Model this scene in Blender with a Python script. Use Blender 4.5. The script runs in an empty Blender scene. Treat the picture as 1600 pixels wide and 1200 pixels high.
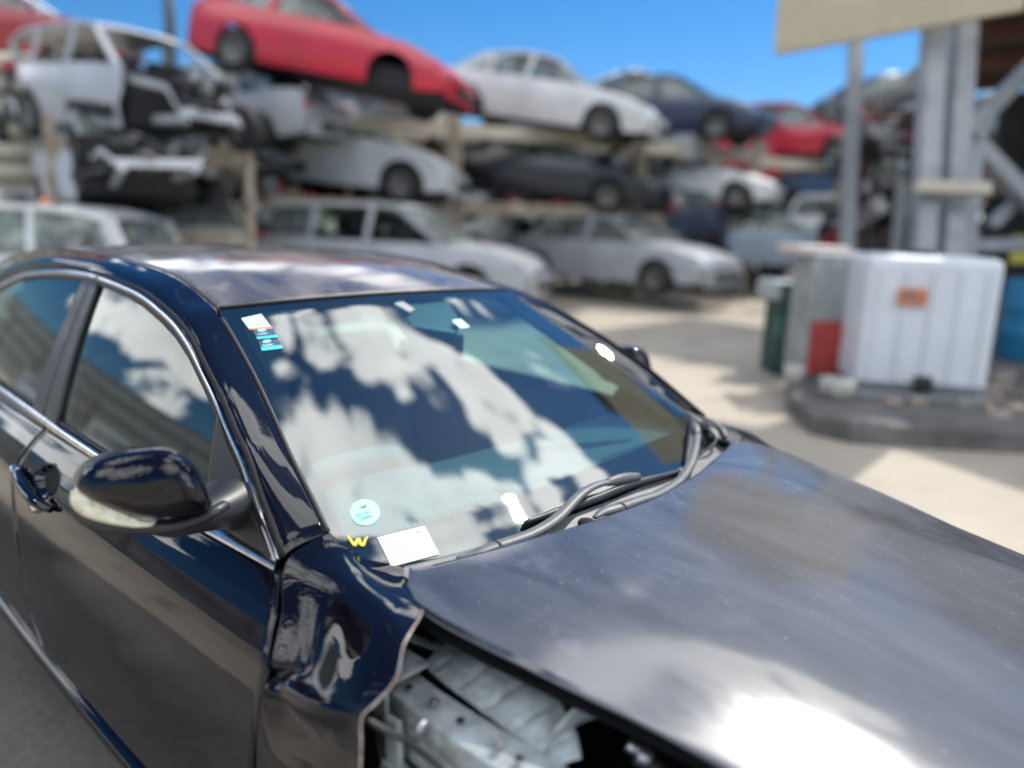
import bpy, math, random
import numpy as np
from mathutils import Vector, Matrix
random.seed(7); rng = np.random.default_rng(7)
SC = bpy.context.scene
COL = SC.collection
A3 = lambda *a: np.array(a, float)

# ------------------------------------------------------------------ camera
CAM = A3(1.15813, -1.43674, 1.55915)
YAW, PITCH, ROLL, FPX = 0.740337, 0.210508, 0.0305242, 1194.94
_cy, _sy = math.cos(YAW), math.sin(YAW)
FWD = A3(-_sy * math.cos(PITCH), _cy * math.cos(PITCH), -math.sin(PITCH))
_r = A3(_cy, _sy, 0); _u = np.cross(_r, FWD)
RGT = _r * math.cos(ROLL) + _u * math.sin(ROLL)
UPV = -_r * math.sin(ROLL) + _u * math.cos(ROLL)
cd = bpy.data.cameras.new('camera'); cam = bpy.data.objects.new('camera', cd); COL.objects.link(cam)
cam.matrix_world = Matrix(((RGT[0], UPV[0], -FWD[0], CAM[0]), (RGT[1], UPV[1], -FWD[1], CAM[1]),
                           (RGT[2], UPV[2], -FWD[2], CAM[2]), (0, 0, 0, 1)))
cd.sensor_width = 36; cd.lens = FPX / 1600 * 36; cd.clip_start = 0.05; cd.clip_end = 3000
cd.dof.use_dof = True; cd.dof.focus_distance = 1.64; cd.dof.aperture_fstop = 0.86; cd.dof.aperture_blades = 0
SC.camera = cam

# ------------------------------------------------------------------ sun, sky, exposure
SUN_AZ, SUN_EL = math.radians(93), math.radians(51.5)
sun_dir = Vector((math.cos(SUN_EL) * math.cos(SUN_AZ), math.cos(SUN_EL) * math.sin(SUN_AZ), math.sin(SUN_EL)))
sl = bpy.data.lights.new('sun', 'SUN'); sun = bpy.data.objects.new('sun', sl); COL.objects.link(sun)
sl.energy = 4.0; sl.angle = math.radians(0.53); sl.color = (1.0, 0.95, 0.87)
sun.rotation_euler = (-sun_dir).to_track_quat('-Z', 'Y').to_euler()
SC.view_settings.view_transform = 'Standard'; SC.view_settings.look = 'None'
SC.view_settings.exposure = 0.1; SC.view_settings.gamma = 1.0
SC.view_settings.use_curve_mapping = False
SC.cycles.use_denoising = True
SC.cycles.max_bounces = 8; SC.cycles.transparent_max_bounces = 12
SC.cycles.caustics_reflective = False; SC.cycles.caustics_refractive = False
SC.cycles.sample_clamp_indirect = 6.0

W = bpy.data.worlds.new('World'); SC.world = W; W.use_nodes = True
nt = W.node_tree; nt.nodes.clear(); N = nt.nodes.new; LK = nt.links.new
def setv(n, k, v): n.inputs[k].default_value = v
wo = N('ShaderNodeOutputWorld'); bg = N('ShaderNodeBackground'); setv(bg, 1, 0.108)
sky = N('ShaderNodeTexSky'); sky.sky_type = 'NISHITA'; sky.sun_disc = False
sky.sun_elevation = SUN_EL; sky.sun_rotation = math.radians(90) - SUN_AZ
sky.air_density = 1.0; sky.dust_density = 0.3; sky.ozone_density = 1.6
hs = N('ShaderNodeHueSaturation'); setv(hs, 'Saturation', 1.2); setv(hs, 'Value', 1.0)
tintm = N('ShaderNodeVectorMath'); tintm.operation = 'MULTIPLY'; LK(sky.outputs[0], tintm.inputs[0]); tintm.inputs[1].default_value = (.63, .83, 1.06)
LK(tintm.outputs[0], hs.inputs['Color'])
tc = N('ShaderNodeTexCoord')
def vm(op, a, b=None):
    n = N('ShaderNodeVectorMath'); n.operation = op
    for i, q in enumerate((a, b)):
        if q is None: continue
        if isinstance(q, (tuple, list)): n.inputs[i].default_value = q
        elif isinstance(q, (int, float)): n.inputs['Scale'].default_value = q
        else: LK(q, n.inputs[i])
    return n
def mt(op, a, b=None, c=None, clamp=False):
    n = N('ShaderNodeMath'); n.operation = op; n.use_clamp = clamp
    for i, q in enumerate((a, b, c)):
        if q is None: continue
        if isinstance(q, (int, float)): n.inputs[i].default_value = q
        else: LK(q, n.inputs[i])
    return n.outputs[0]
def noise_w(vec, scale, detail=6, rough=0.6, dist=0.0):
    n = N('ShaderNodeTexNoise'); n.noise_dimensions = '3D'
    setv(n, 'Scale', scale); setv(n, 'Detail', detail); setv(n, 'Roughness', rough); setv(n, 'Distortion', dist)
    LK(vec, n.inputs['Vector']); return n
D = vm('NORMALIZE', tc.outputs['Generated']).outputs[0]
warp = noise_w(D, 11.0, 4, 0.5)
wv = vm('SUBTRACT', warp.outputs['Color'], (0.5, 0.5, 0.5)).outputs[0]
wsn = N('ShaderNodeVectorMath'); wsn.operation = 'SCALE'; LK(wv, wsn.inputs[0]); wsn.inputs['Scale'].default_value = 0.045
DW = vm('NORMALIZE', vm('ADD', D, wsn.outputs[0]).outputs[0]).outputs[0]
# clouds: banks at the places of the sky where the photograph's reflections show them
BLOBS = [((-0.321, 0.435, 0.841), 0.05, 1), ((-0.316, 0.491, 0.812), 0.055, 1), ((-0.304, 0.546, 0.781), 0.062, 1), ((-0.288, 0.599, 0.747), 0.06, 1), ((-0.269, 0.643, 0.717), 0.042, 0.95), ((-0.266, 0.54, 0.798), 0.048, 0.95), ((-0.284, 0.493, 0.823), 0.045, 0.9), ((-0.241, 0.582, 0.777), 0.032, 0.8), ((-0.209, 0.596, 0.776), 0.028, 0.7), ((-0.232, 0.542, 0.808), 0.028, 0.7), ((-0.227, 0.646, 0.728), 0.04, 0.9), ((-0.213, 0.687, 0.695), 0.055, 1), ((-0.18, 0.705, 0.687), 0.052, 1), ((-0.185, 0.654, 0.733), 0.042, 0.95), ((-0.141, 0.676, 0.723), 0.04, 0.95), ((-0.113, 0.685, 0.719), 0.03, 0.85), ((-0.247, 0.319, 0.915), 0.045, 0.85), ((-0.22, 0.354, 0.909), 0.055, 0.95), ((-0.188, 0.391, 0.901), 0.065, 1), ((-0.151, 0.425, 0.893), 0.07, 1), ((-0.121, 0.465, 0.877), 0.07, 1), ((-0.092, 0.504, 0.859), 0.058, 1), ((-0.171, 0.33, 0.928), 0.06, 1), ((-0.122, 0.354, 0.927), 0.07, 1), ((-0.276, 0.367, 0.888), 0.028, 0.7), ((-0.19, 0.441, 0.877), 0.045, 0.85), ((-0.162, 0.476, 0.864), 0.045, 0.9), ((-0.068, 0.541, 0.838), 0.05, 0.95), ((-0.067, 0.593, 0.802), 0.048, 0.95), ((-0.05, 0.627, 0.778), 0.045, 1), ((-0.071, 0.685, 0.725), 0.04, 0.9), ((-0.092, 0.729, 0.678), 0.048, 1), ((-0.122, 0.757, 0.642), 0.032, 0.85), ((-0.15, 0.743, 0.652), 0.026, 0.75), ((-0.073, 0.758, 0.649), 0.04, 0.9), ((-0.041, 0.762, 0.647), 0.045, 1), ((-0.078, 0.408, 0.91), 0.08, 1), ((-0.026, 0.491, 0.871), 0.08, 1), ((-0.371, 0.371, 0.851), 0.028, 0.75), ((-0.363, 0.422, 0.831), 0.03, 0.8), ((-0.349, 0.476, 0.807), 0.024, 0.7), ((-0.368, 0.651, 0.664), 0.018, 0.6), ((-0.369, 0.721, 0.586), 0.028, 0.75), ((-0.367, 0.758, 0.54), 0.022, 0.7), ((-0.312, 0.345, 0.885), 0.03, 0.7),
         ((.03, .63, .78), .05, .8), ((-.01, .68, .73), .05, .85), ((.24, .74, .62), .15, .75), ((.38, .84, .40), .18, .7), ((-.25, .80, .54), .05, .5),
         ((-.905, -.335, .255), .10, 1.0), ((-.945, -.24, .20), .08, .9), ((-.87, -.44, .24), .085, 1.0), ((-.89, -.42, .14), .07, .9), ((-.86, -.37, .37), .09, .8), ((-.96, -.1, .28), .07, .8),
         ((-.90, .34, .30), .10, .72), ((-.83, .44, .36), .12, .75), ((-.74, .55, .40), .10, .72), ((-.62, .62, .46), .09, .7),
         ((.75, .0, .65), .5, .8), ((.3, -.7, .6), .45, .8), ((-.5, -.2, .8), .3, .7), ((.2, .1, .97), .25, .9), ((-.2, -.75, .6), .35, .8), ((.9, .45, .2), .3, .7)]
acc = None
for (c, r, w) in BLOBS:
    c = Vector(c).normalized()
    dt = vm('DOT_PRODUCT', DW, tuple(c)).outputs['Value']
    mr = N('ShaderNodeMapRange'); mr.interpolation_type = 'SMOOTHSTEP'
    LK(dt, mr.inputs[0]); mr.inputs[1].default_value = math.cos(r * 1.28); mr.inputs[2].default_value = math.cos(r * 0.10)
    mr.inputs[3].default_value = 0; mr.inputs[4].default_value = w
    acc = mr.outputs[0] if acc is None else mt('MAXIMUM', acc, mr.outputs[0])
# the cloud layer is drawn out across the wind
_e = Vector((.13, .75, -.64)).normalized(); _d = vm('DOT_PRODUCT', DW, tuple(_e)).outputs['Value']
_s = N('ShaderNodeVectorMath'); _s.operation = 'SCALE'; _s.inputs[0].default_value = tuple(_e); LK(mt('MULTIPLY', _d, -.52), _s.inputs['Scale'])
DS = vm('ADD', DW, _s.outputs[0]).outputs[0]
fine = noise_w(DS, 21.0, 13, 0.64, 0.15).outputs['Fac']
dens = mt('ADD', acc, mt('MULTIPLY', mt('SUBTRACT', fine, 0.5), 2.5))
# thin wisps everywhere above 12 degrees
sep = N('ShaderNodeSeparateXYZ'); LK(D, sep.inputs[0])
mr = N('ShaderNodeMapRange'); mr.interpolation_type = 'SMOOTHSTEP'; LK(dens, mr.inputs[0])
mr.inputs[1].default_value = 0.40; mr.inputs[2].default_value = 0.80
cov = mr.outputs[0]
thick = noise_w(DW, 6.0, 5, 0.55).outputs['Fac']
cr = N('ShaderNodeValToRGB'); LK(mt('ADD', mt('MULTIPLY', thick, 0.8), mt('MULTIPLY', fine, 0.3)), cr.inputs[0])
cr.color_ramp.elements[0].position = 0.33; cr.color_ramp.elements[0].color = (0.66, 0.69, 0.72, 1)
cr.color_ramp.elements[1].position = 0.66; cr.color_ramp.elements[1].color = (1, 1, 1, 1)
cmul = vm('SCALE', cr.outputs[0], 35.0)
mix = N('ShaderNodeMix'); mix.data_type = 'RGBA'
LK(mt('MULTIPLY', cov, 0.97), mix.inputs['Factor']); LK(hs.outputs[0], mix.inputs[6]); LK(cmul.outputs[0], mix.inputs[7])
LK(mix.outputs[2], bg.inputs[0]); LK(bg.outputs[0], wo.inputs[0])

# ------------------------------------------------------------------ materials
def mat(name, base, rough=0.5, metal=0.0, coat=0.0, coat_rough=0.03, ior=1.5, spec=None, var=0.0, vscale=8.0, base2=None,
        bump=0.0, bscale=40.0, dirt=0.0, trans=0.0, emit=None, rvar=0.0, coat_ior=1.5):
    m = bpy.data.materials.new(name); m.use_nodes = True; t = m.node_tree; n = t.nodes; b = n['Principled BSDF']
    b.inputs['Base Color'].default_value = (*base, 1); b.inputs['Roughness'].default_value = rough
    b.inputs['Metallic'].default_value = metal; b.inputs['Specular IOR Level'].default_value = .5 if spec is None else spec; b.inputs['IOR'].default_value = ior
    b.inputs['Coat Weight'].default_value = coat; b.inputs['Coat Roughness'].default_value = coat_rough; b.inputs['Coat IOR'].default_value = coat_ior
    b.inputs['Transmission Weight'].default_value = trans
    if emit: b.inputs['Emission Color'].default_value = (*emit, 1); b.inputs['Emission Strength'].default_value = 1
    co = n.new('ShaderNodeTexCoord')
    if var > 0 or dirt > 0 or base2 is not None:
        ns = n.new('ShaderNodeTexNoise'); ns.inputs['Scale'].default_value = vscale; ns.inputs['Detail'].default_value = 8
        ns.inputs['Roughness'].default_value = 0.65
        t.links.new(co.outputs['Object'], ns.inputs['Vector'])
        rp = n.new('ShaderNodeValToRGB'); t.links.new(ns.outputs['Fac'], rp.inputs[0])
        b2 = base2 if base2 is not None else tuple(c * (1 - var) for c in base)
        rp.color_ramp.elements[0].position = 0.38; rp.color_ramp.elements[0].color = (*b2, 1)
        rp.color_ramp.elements[1].position = 0.64; rp.color_ramp.elements[1].color = (*base, 1)
        t.links.new(rp.outputs[0], b.inputs['Base Color'])
        if rvar:
            mr = n.new('ShaderNodeMapRange'); t.links.new(ns.outputs['Fac'], mr.inputs[0])
            mr.inputs[1].default_value = .35; mr.inputs[2].default_value = .65
            mr.inputs[3].default_value = rough; mr.inputs[4].default_value = rough + rvar; t.links.new(mr.outputs[0], b.inputs['Roughness'])
    if bump > 0:
        nb = n.new('ShaderNodeTexNoise'); nb.inputs['Scale'].default_value = bscale; nb.inputs['Detail'].default_value = 6
        t.links.new(co.outputs['Object'], nb.inputs['Vector'])
        bp = n.new('ShaderNodeBump'); bp.inputs['Strength'].default_value = 1; bp.inputs['Distance'].default_value = bump
        t.links.new(nb.outputs['Fac'], bp.inputs['Height']); t.links.new(bp.outputs[0], b.inputs['Normal'])
        if coat: t.links.new(bp.outputs[0], b.inputs['Coat Normal'])
    return m

def glass_mat(name, tint, ior=1.62, body=(0.02, 0.04, 0.04), dust=0.03):
    m = bpy.data.materials.new(name); m.use_nodes = True; t = m.node_tree; n = t.nodes; n.clear()
    o = n.new('ShaderNodeOutputMaterial'); tr = n.new('ShaderNodeBsdfTransparent'); tr.inputs[0].default_value = (*tint, 1)
    gl = n.new('ShaderNodeBsdfGlossy'); gl.inputs['Roughness'].default_value = 0.0; gl.inputs[0].default_value = (.97, 1, .975, 1)
    fr = n.new('ShaderNodeFresnel'); ge = n.new('ShaderNodeNewGeometry'); mi = n.new('ShaderNodeMapRange')
    t.links.new(ge.outputs['Backfacing'], mi.inputs[0]); mi.inputs[3].default_value = ior; mi.inputs[4].default_value = 1 / ior; t.links.new(mi.outputs[0], fr.inputs[0])
    df = n.new('ShaderNodeBsdfDiffuse'); df.inputs[0].default_value = (0.5, 0.55, 0.52, 1)
    co = n.new('ShaderNodeTexCoord'); ns = n.new('ShaderNodeTexNoise'); ns.inputs['Scale'].default_value = 5; ns.inputs['Detail'].default_value = 8
    t.links.new(co.outputs['Object'], ns.inputs['Vector'])
    mr = n.new('ShaderNodeMapRange'); t.links.new(ns.outputs['Fac'], mr.inputs[0]); mr.inputs[1].default_value = .3; mr.inputs[2].default_value = .75
    mr.inputs[3].default_value = dust * .3; mr.inputs[4].default_value = dust
    m1 = n.new('ShaderNodeMixShader'); t.links.new(mr.outputs[0], m1.inputs[0]); t.links.new(tr.outputs[0], m1.inputs[1]); t.links.new(df.outputs[0], m1.inputs[2])
    m2 = n.new('ShaderNodeMixShader'); t.links.new(fr.outputs[0], m2.inputs[0]); t.links.new(m1.outputs[0], m2.inputs[1]); t.links.new(gl.outputs[0], m2.inputs[2])
    t.links.new(m2.outputs[0], o.inputs[0]); return m

def faded_paint(name, base, haze, rlo, rhi, coat_rough, cior=1.55):
    """dark paint whose clear coat has gone milky in cloudy patches and fine wiping streaks"""
    m = bpy.data.materials.new(name); m.use_nodes = True; t = m.node_tree; n = t.nodes; b = n['Principled BSDF']; L = t.links.new
    co = n.new('ShaderNodeTexCoord'); mp = n.new('ShaderNodeMapping'); mp.inputs['Scale'].default_value = (1.0, 2.2, 1); mp.inputs['Rotation'].default_value = (0, 0, .5)
    L(co.outputs['Object'], mp.inputs[0])
    a = n.new('ShaderNodeTexNoise'); a.inputs['Scale'].default_value = 2.6; a.inputs['Detail'].default_value = 9; a.inputs['Roughness'].default_value = .6; a.inputs['Distortion'].default_value = .8
    L(mp.outputs[0], a.inputs[0])
    mp2 = n.new('ShaderNodeMapping'); mp2.inputs['Scale'].default_value = (5, 30, 5); mp2.inputs['Rotation'].default_value = (0, 0, .35); L(co.outputs['Object'], mp2.inputs[0])
    s = n.new('ShaderNodeTexNoise'); s.inputs['Scale'].default_value = 1.0; s.inputs['Detail'].default_value = 6; L(mp2.outputs[0], s.inputs[0])
    sp = n.new('ShaderNodeTexNoise'); sp.inputs['Scale'].default_value = 160; sp.inputs['Detail'].default_value = 2; L(co.outputs['Object'], sp.inputs[0])
    spr = n.new('ShaderNodeMapRange'); L(sp.outputs['Fac'], spr.inputs[0]); spr.inputs[1].default_value = .72; spr.inputs[2].default_value = .80
    add = n.new('ShaderNodeMath'); add.operation = 'MULTIPLY_ADD'; L(s.outputs['Fac'], add.inputs[0]); add.inputs[1].default_value = .16; L(a.outputs['Fac'], add.inputs[2])
    mr = n.new('ShaderNodeMapRange'); L(add.outputs[0], mr.inputs[0]); mr.inputs[1].default_value = .42; mr.inputs[2].default_value = .74
    rp = n.new('ShaderNodeMix'); rp.data_type = 'RGBA'; L(mr.outputs[0], rp.inputs['Factor']); rp.inputs[6].default_value = (*base, 1); rp.inputs[7].default_value = (*haze, 1)
    r2 = n.new('ShaderNodeMix'); r2.data_type = 'RGBA'; L(spr.outputs[0], r2.inputs['Factor']); L(rp.outputs[2], r2.inputs[6]); r2.inputs[7].default_value = (.35, .34, .32, 1)
    # long faint rub scratches, a second speckle of lifted lacquer
    wv = n.new('ShaderNodeTexVoronoi'); wv.feature = 'DISTANCE_TO_EDGE'; wv.inputs['Scale'].default_value = 1.0
    mp3 = n.new('ShaderNodeMapping'); mp3.inputs['Scale'].default_value = (2.5, 26, 3); mp3.inputs['Rotation'].default_value = (0, 0, .95); L(co.outputs['Object'], mp3.inputs[0]); L(mp3.outputs[0], wv.inputs['Vector'])
    sc = n.new('ShaderNodeMapRange'); L(wv.outputs['Distance'], sc.inputs[0]); sc.inputs[1].default_value = .0; sc.inputs[2].default_value = .02; sc.inputs[3].default_value = .16; sc.inputs[4].default_value = 0
    scm = n.new('ShaderNodeMath'); scm.operation = 'MULTIPLY'; L(sc.outputs[0], scm.inputs[0]); L(mr.outputs[0], scm.inputs[1])
    r3 = n.new('ShaderNodeMix'); r3.data_type = 'RGBA'; L(scm.outputs[0], r3.inputs['Factor']); L(r2.outputs[2], r3.inputs[6]); r3.inputs[7].default_value = (.20, .20, .21, 1)
    pl = n.new('ShaderNodeTexNoise'); pl.inputs['Scale'].default_value = 9; pl.inputs['Detail'].default_value = 10; pl.inputs['Roughness'].default_value = .7; L(co.outputs['Object'], pl.inputs[0])
    plr = n.new('ShaderNodeMapRange'); L(pl.outputs['Fac'], plr.inputs[0]); plr.inputs[1].default_value = .60; plr.inputs[2].default_value = .635; plr.inputs[3].default_value = 0; plr.inputs[4].default_value = .35
    r4 = n.new('ShaderNodeMix'); r4.data_type = 'RGBA'; L(plr.outputs[0], r4.inputs['Factor']); L(r3.outputs[2], r4.inputs[6]); r4.inputs[7].default_value = (haze[0] * 1.9, haze[1] * 1.8, haze[2] * 1.75, 1)
    L(r4.outputs[2], b.inputs['Base Color'])
    mq = n.new('ShaderNodeMapRange'); L(mr.outputs[0], mq.inputs[0]); mq.inputs[3].default_value = rlo; mq.inputs[4].default_value = rhi
    L(mq.outputs[0], b.inputs['Roughness']); b.inputs['IOR'].default_value = 1.5; b.inputs['Specular IOR Level'].default_value = .30
    b.inputs['Coat Weight'].default_value = 1; b.inputs['Coat IOR'].default_value = cior
    mc = n.new('ShaderNodeMapRange'); L(mr.outputs[0], mc.inputs[0]); mc.inputs[3].default_value = coat_rough[0]; mc.inputs[4].default_value = coat_rough[1]; L(mc.outputs[0], b.inputs['Coat Roughness'])
    return m

def corr_mat(*a, **k): return mat(*a, **k)
M = {}
M['paint'] = mat('black_paint', (.0035, .003, .006), rough=.4, spec=0.0, coat=1, coat_rough=.010, coat_ior=1.46, bump=.00006, bscale=55)
M['hood'] = faded_paint('faded_black_paint', (.010, .012, .020), (.052, .058, .074), .50, .60, (.085, .18), 1.68)
M['roofp'] = faded_paint('weathered_roof_paint', (.022, .021, .027), (.17, .145, .130), .40, .5, (.012, .16), 1.34)
M['glass'] = glass_mat('windshield_glass', (.50, .80, .82), 2.35, dust=.012)
M['sideglass'] = glass_mat('side_glass', (.62, .76, .70), 1.8, dust=.015)
M['frit'] = mat('black_ceramic_frit', (.010, .010, .012), rough=.8, spec=0.0)
M['chrome'] = mat('chrome_trim', (.72, .73, .75), rough=.09, metal=1, var=.25, vscale=25)
M['rubber'] = mat('black_rubber', (.016, .016, .018), rough=.55, var=.3, vscale=30)
M['trim'] = mat('satin_black_trim', (.030, .029, .034), rough=.36, var=.3, vscale=14, rvar=.15)
M['plastic'] = mat('weathered_grey_plastic', (.12, .123, .13), rough=.46, var=.25, vscale=30, bump=.0002, bscale=400)
M['cowlp'] = mat('pale_cowl_plastic', (.17, .175, .18), rough=.5, var=.3, vscale=20)
M['blackplastic'] = mat('black_plastic', (.02, .02, .021), rough=.42, bump=.0001, bscale=500, var=.2)
M['gap'] = mat('dark_seam', (.004, .004, .004), rough=.9)
M['inner'] = mat('green_grey_inner_paint', (.38, .42, .42), rough=.45, base2=(.20, .22, .22), vscale=22, coat=.3, coat_rough=.2, rvar=.2)
M['innerd'] = mat('dusty_inner_paint', (.27, .33, .33), rough=.5, base2=(.16, .19, .19), vscale=18)
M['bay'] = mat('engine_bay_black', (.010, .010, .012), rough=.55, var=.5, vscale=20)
M['dash'] = mat('dusty_dashboard', (.095, .105, .10), rough=.75, var=.25, vscale=14, bump=.0004, bscale=300)
M['seat'] = mat('grey_seat_cloth', (.06, .065, .068), rough=.9, var=.3, vscale=20)
M['cabin'] = mat('grey_cabin_trim', (.05, .052, .055), rough=.8)
M['liner'] = mat('pale_headlining', (.16, .155, .15), rough=.9)
M['lens'] = mat('clear_signal_lens', (.80, .78, .62), rough=.12, coat=1, coat_rough=.03, base2=(.50, .46, .30), vscale=60)
M['tyre'] = mat('tyre_rubber', (.02, .02, .02), rough=.8, var=.4)
M['rim'] = mat('alloy_rim', (.16, .155, .15), rough=.5, metal=.4, var=.5, vscale=10)
M['edge'] = mat('torn_bare_metal_edge', (.60, .58, .54), rough=.4, metal=.3, base2=(.45, .30, .2), vscale=40)
M['paper'] = mat('white_label_paper', (.66, .66, .67), rough=.6)
M['ink'] = mat('faded_grey_print', (.30, .30, .32), rough=.7)
M['darkink'] = mat('dark_print', (.08, .15, .15), rough=.6)
M['mint'] = mat('mint_green_sticker', (.34, .80, .62), rough=.5)
M['mintw'] = mat('pale_sticker_paper', (.55, .86, .74), rough=.5)
M['orange'] = mat('orange_sticker_band', (.80, .25, .10), rough=.5)
M['navy'] = mat('navy_sticker', (.015, .07, .13), rough=.5)
M['cyan'] = mat('cyan_sticker_band', (.05, .48, .58), rough=.5)
M['lblue'] = mat('light_blue_print', (.25, .55, .85), rough=.5)
M['white'] = mat('white_print', (.8, .85, .85), rough=.5)
M['yellow'] = mat('yellow_wax_marker', (.85, .58, .05), rough=.6)
M['metal'] = mat('bare_steel', (.45, .45, .46), rough=.35, metal=.9, var=.3)

# ------------------------------------------------------------------ helpers
def tag(o, label=None, cat=None, group=None, kind=None):
    if label: o['label'] = label
    if cat: o['category'] = cat
    if group: o['group'] = group
    if kind: o['kind'] = kind
    return o
def empty(name, label, cat, loc=(0, 0, 0), rot=(0, 0, 0), group=None):
    o = bpy.data.objects.new(name, None); COL.objects.link(o); o.location = loc; o.rotation_euler = rot
    o.empty_display_size = .1
    return tag(o, label, cat, group)
def mesh(name, V, F, m, parent=None, smooth=True, label=None):
    me = bpy.data.meshes.new(name); me.from_pydata([tuple(map(float, v)) for v in V], [], [tuple(map(int, f)) for f in F]); me.update()
    if smooth: me.polygons.foreach_set('use_smooth', [True] * len(me.polygons))
    if isinstance(m, (list, tuple)):
        for q in m: me.materials.append(q)
    else: me.materials.append(m)
    o = bpy.data.objects.new(name, me); COL.objects.link(o)
    if parent is not None: o.parent = parent
    if label: o['label'] = label
    return o
def catmull(P, n, closed=False):
    P = np.asarray(P, float)
    if len(P) == 2: return P[0] + np.linspace(0, 1, n)[:, None] * (P[1] - P[0])
    E = np.vstack([2 * P[0] - P[1], P, 2 * P[-1] - P[-2]]); out = []
    for i in range(len(P) - 1):
        p0, p1, p2, p3 = E[i:i + 4]
        # centripetal-ish: plain Catmull-Rom
        t = np.linspace(0, 1, 24, endpoint=False)[:, None]
        out.append(.5 * ((2 * p1) + (-p0 + p2) * t + (2 * p0 - 5 * p1 + 4 * p2 - p3) * t ** 2 + (-p0 + 3 * p1 - 3 * p2 + p3) * t ** 3))
    out = np.vstack(out + [P[-1:]])
    s = np.concatenate([[0], np.cumsum(np.linalg.norm(np.diff(out, axis=0), axis=1))])
    q = np.linspace(0, s[-1], n)
    return np.stack([np.interp(q, s, out[:, k]) for k in range(out.shape[1])], 1)
def net(C, nu, nv):
    """smooth grid through a control net C[row][col]; rows v, cols u"""
    C = np.asarray(C, float)
    def cr(P, n):
        P = np.asarray(P, float); E = np.concatenate([[2 * P[0] - P[1]], P, [2 * P[-1] - P[-2]]]); k = len(P) - 1
        t = np.linspace(0, k, n); i = np.minimum(t.astype(int), k - 1); f = (t - i).reshape(-1, *([1] * (P.ndim - 1)))
        p0, p1, p2, p3 = E[i], E[i + 1], E[i + 2], E[i + 3]
        return .5 * ((2 * p1) + (-p0 + p2) * f + (2 * p0 - 5 * p1 + 4 * p2 - p3) * f ** 2 + (-p0 + 3 * p1 - 3 * p2 + p3) * f ** 3)
    G = cr(C, nv); return cr(G.transpose(1, 0, 2), nu).transpose(1, 0, 2)     # nv x nu x 3
def coons(T, B, L, R, nu, nv):
    T = catmull(T, nu); B = catmull(B, nu); L = catmull(L, nv); R = catmull(R, nv)
    u = np.linspace(0, 1, nu)[None, :, None]; v = np.linspace(0, 1, nv)[:, None, None]
    P = (1 - v) * T[None] + v * B[None] + (1 - u) * L[:, None] + u * R[:, None]
    P -= (1 - u) * (1 - v) * T[0] + u * (1 - v) * T[-1] + (1 - u) * v * B[0] + u * v * B[-1]
    return P
def gnormals(G):
    du = np.gradient(G, axis=1); dv = np.gradient(G, axis=0); n = np.cross(du, dv)
    return n / (np.linalg.norm(n, axis=2, keepdims=True) + 1e-12)
def sheet(name, G, m, parent, out=None, hem=0.0, thick=0.0, label=None, flip_y=False):
    """grid nv x nu x 3 -> mesh. out: a vector the normals should face. hem: depth of a folded edge all round"""
    G = np.array(G, float); nv, nu = G.shape[:2]; n = gnormals(G)
    if out is not None and (n.reshape(-1, 3).mean(0) @ np.asarray(out, float)) < 0:
        G = G[:, ::-1]; n = -n[:, ::-1]
    V = list(G.reshape(-1, 3)); F = [(j * nu + i, j * nu + i + 1, (j + 1) * nu + i + 1, (j + 1) * nu + i) for j in range(nv - 1) for i in range(nu - 1)]
    # orient
    ring = [(0, i) for i in range(nu)] + [(j, nu - 1) for j in range(1, nv)] + [(nv - 1, i) for i in range(nu - 2, -1, -1)] + [(j, 0) for j in range(nv - 2, 0, -1)]
    if hem:
        prev = [j * nu + i for j, i in ring]; cen = None
        for (dn, do) in ((.0015, .0010), (.004, .0014), (hem, .0008)):
            cur = []
            for (j, i) in ring:
                ii = min(max(i, 1), nu - 2); jj = min(max(j, 1), nv - 2)
                o = G[j, i] - G[jj, ii]; o /= (np.linalg.norm(o) + 1e-9)
                cur.append(len(V)); V.append(G[j, i] - n[j, i] * dn + o * do)
            for k in range(len(ring)):
                k2 = (k + 1) % len(ring); F.append((prev[k2], prev[k], cur[k], cur[k2]))
            prev = cur
    V = np.array(V)
    if flip_y: V = V * A3(1, -1, 1); F = [f[::-1] for f in F]
    o = mesh(name, V, F, m, parent, label=label)
    if thick:
        s = o.modifiers.new('s', 'SOLIDIFY'); s.thickness = thick; s.offset = -1
    return o
def tube(pts, rad, nseg=10, n=None, close=True, flat=1.0, up=None):
    """vertices and faces of a tube along pts; rad number or list; flat squashes it along `up`"""
    P = catmull(pts, n or max(6, len(pts) * 5)); k = len(P)
    R_ = np.interp(np.linspace(0, 1, k), np.linspace(0, 1, len(rad)), rad) if hasattr(rad, '__len__') else np.full(k, rad)
    T = np.gradient(P, axis=0); T /= np.linalg.norm(T, axis=1, keepdims=True) + 1e-12
    ref = np.array(up if up is not None else (0, 0, 1), float)
    V = []; F = []
    for i in range(k):
        a = np.cross(T[i], ref)
        if np.linalg.norm(a) < 1e-3: a = np.cross(T[i], (1, 0, 0))
        a /= np.linalg.norm(a); b = np.cross(a, T[i])
        for s in range(nseg):
            th = 2 * math.pi * s / nseg; V.append(P[i] + R_[i] * (math.cos(th) * a + flat * math.sin(th) * b))
    for i in range(k - 1):
        for s in range(nseg):
            s2 = (s + 1) % nseg; F.append((i * nseg + s, i * nseg + s2, (i + 1) * nseg + s2, (i + 1) * nseg + s))
    if close: F.append(tuple(range(nseg))[::-1]); F.append(tuple((k - 1) * nseg + s for s in range(nseg)))
    return V, F
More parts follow.
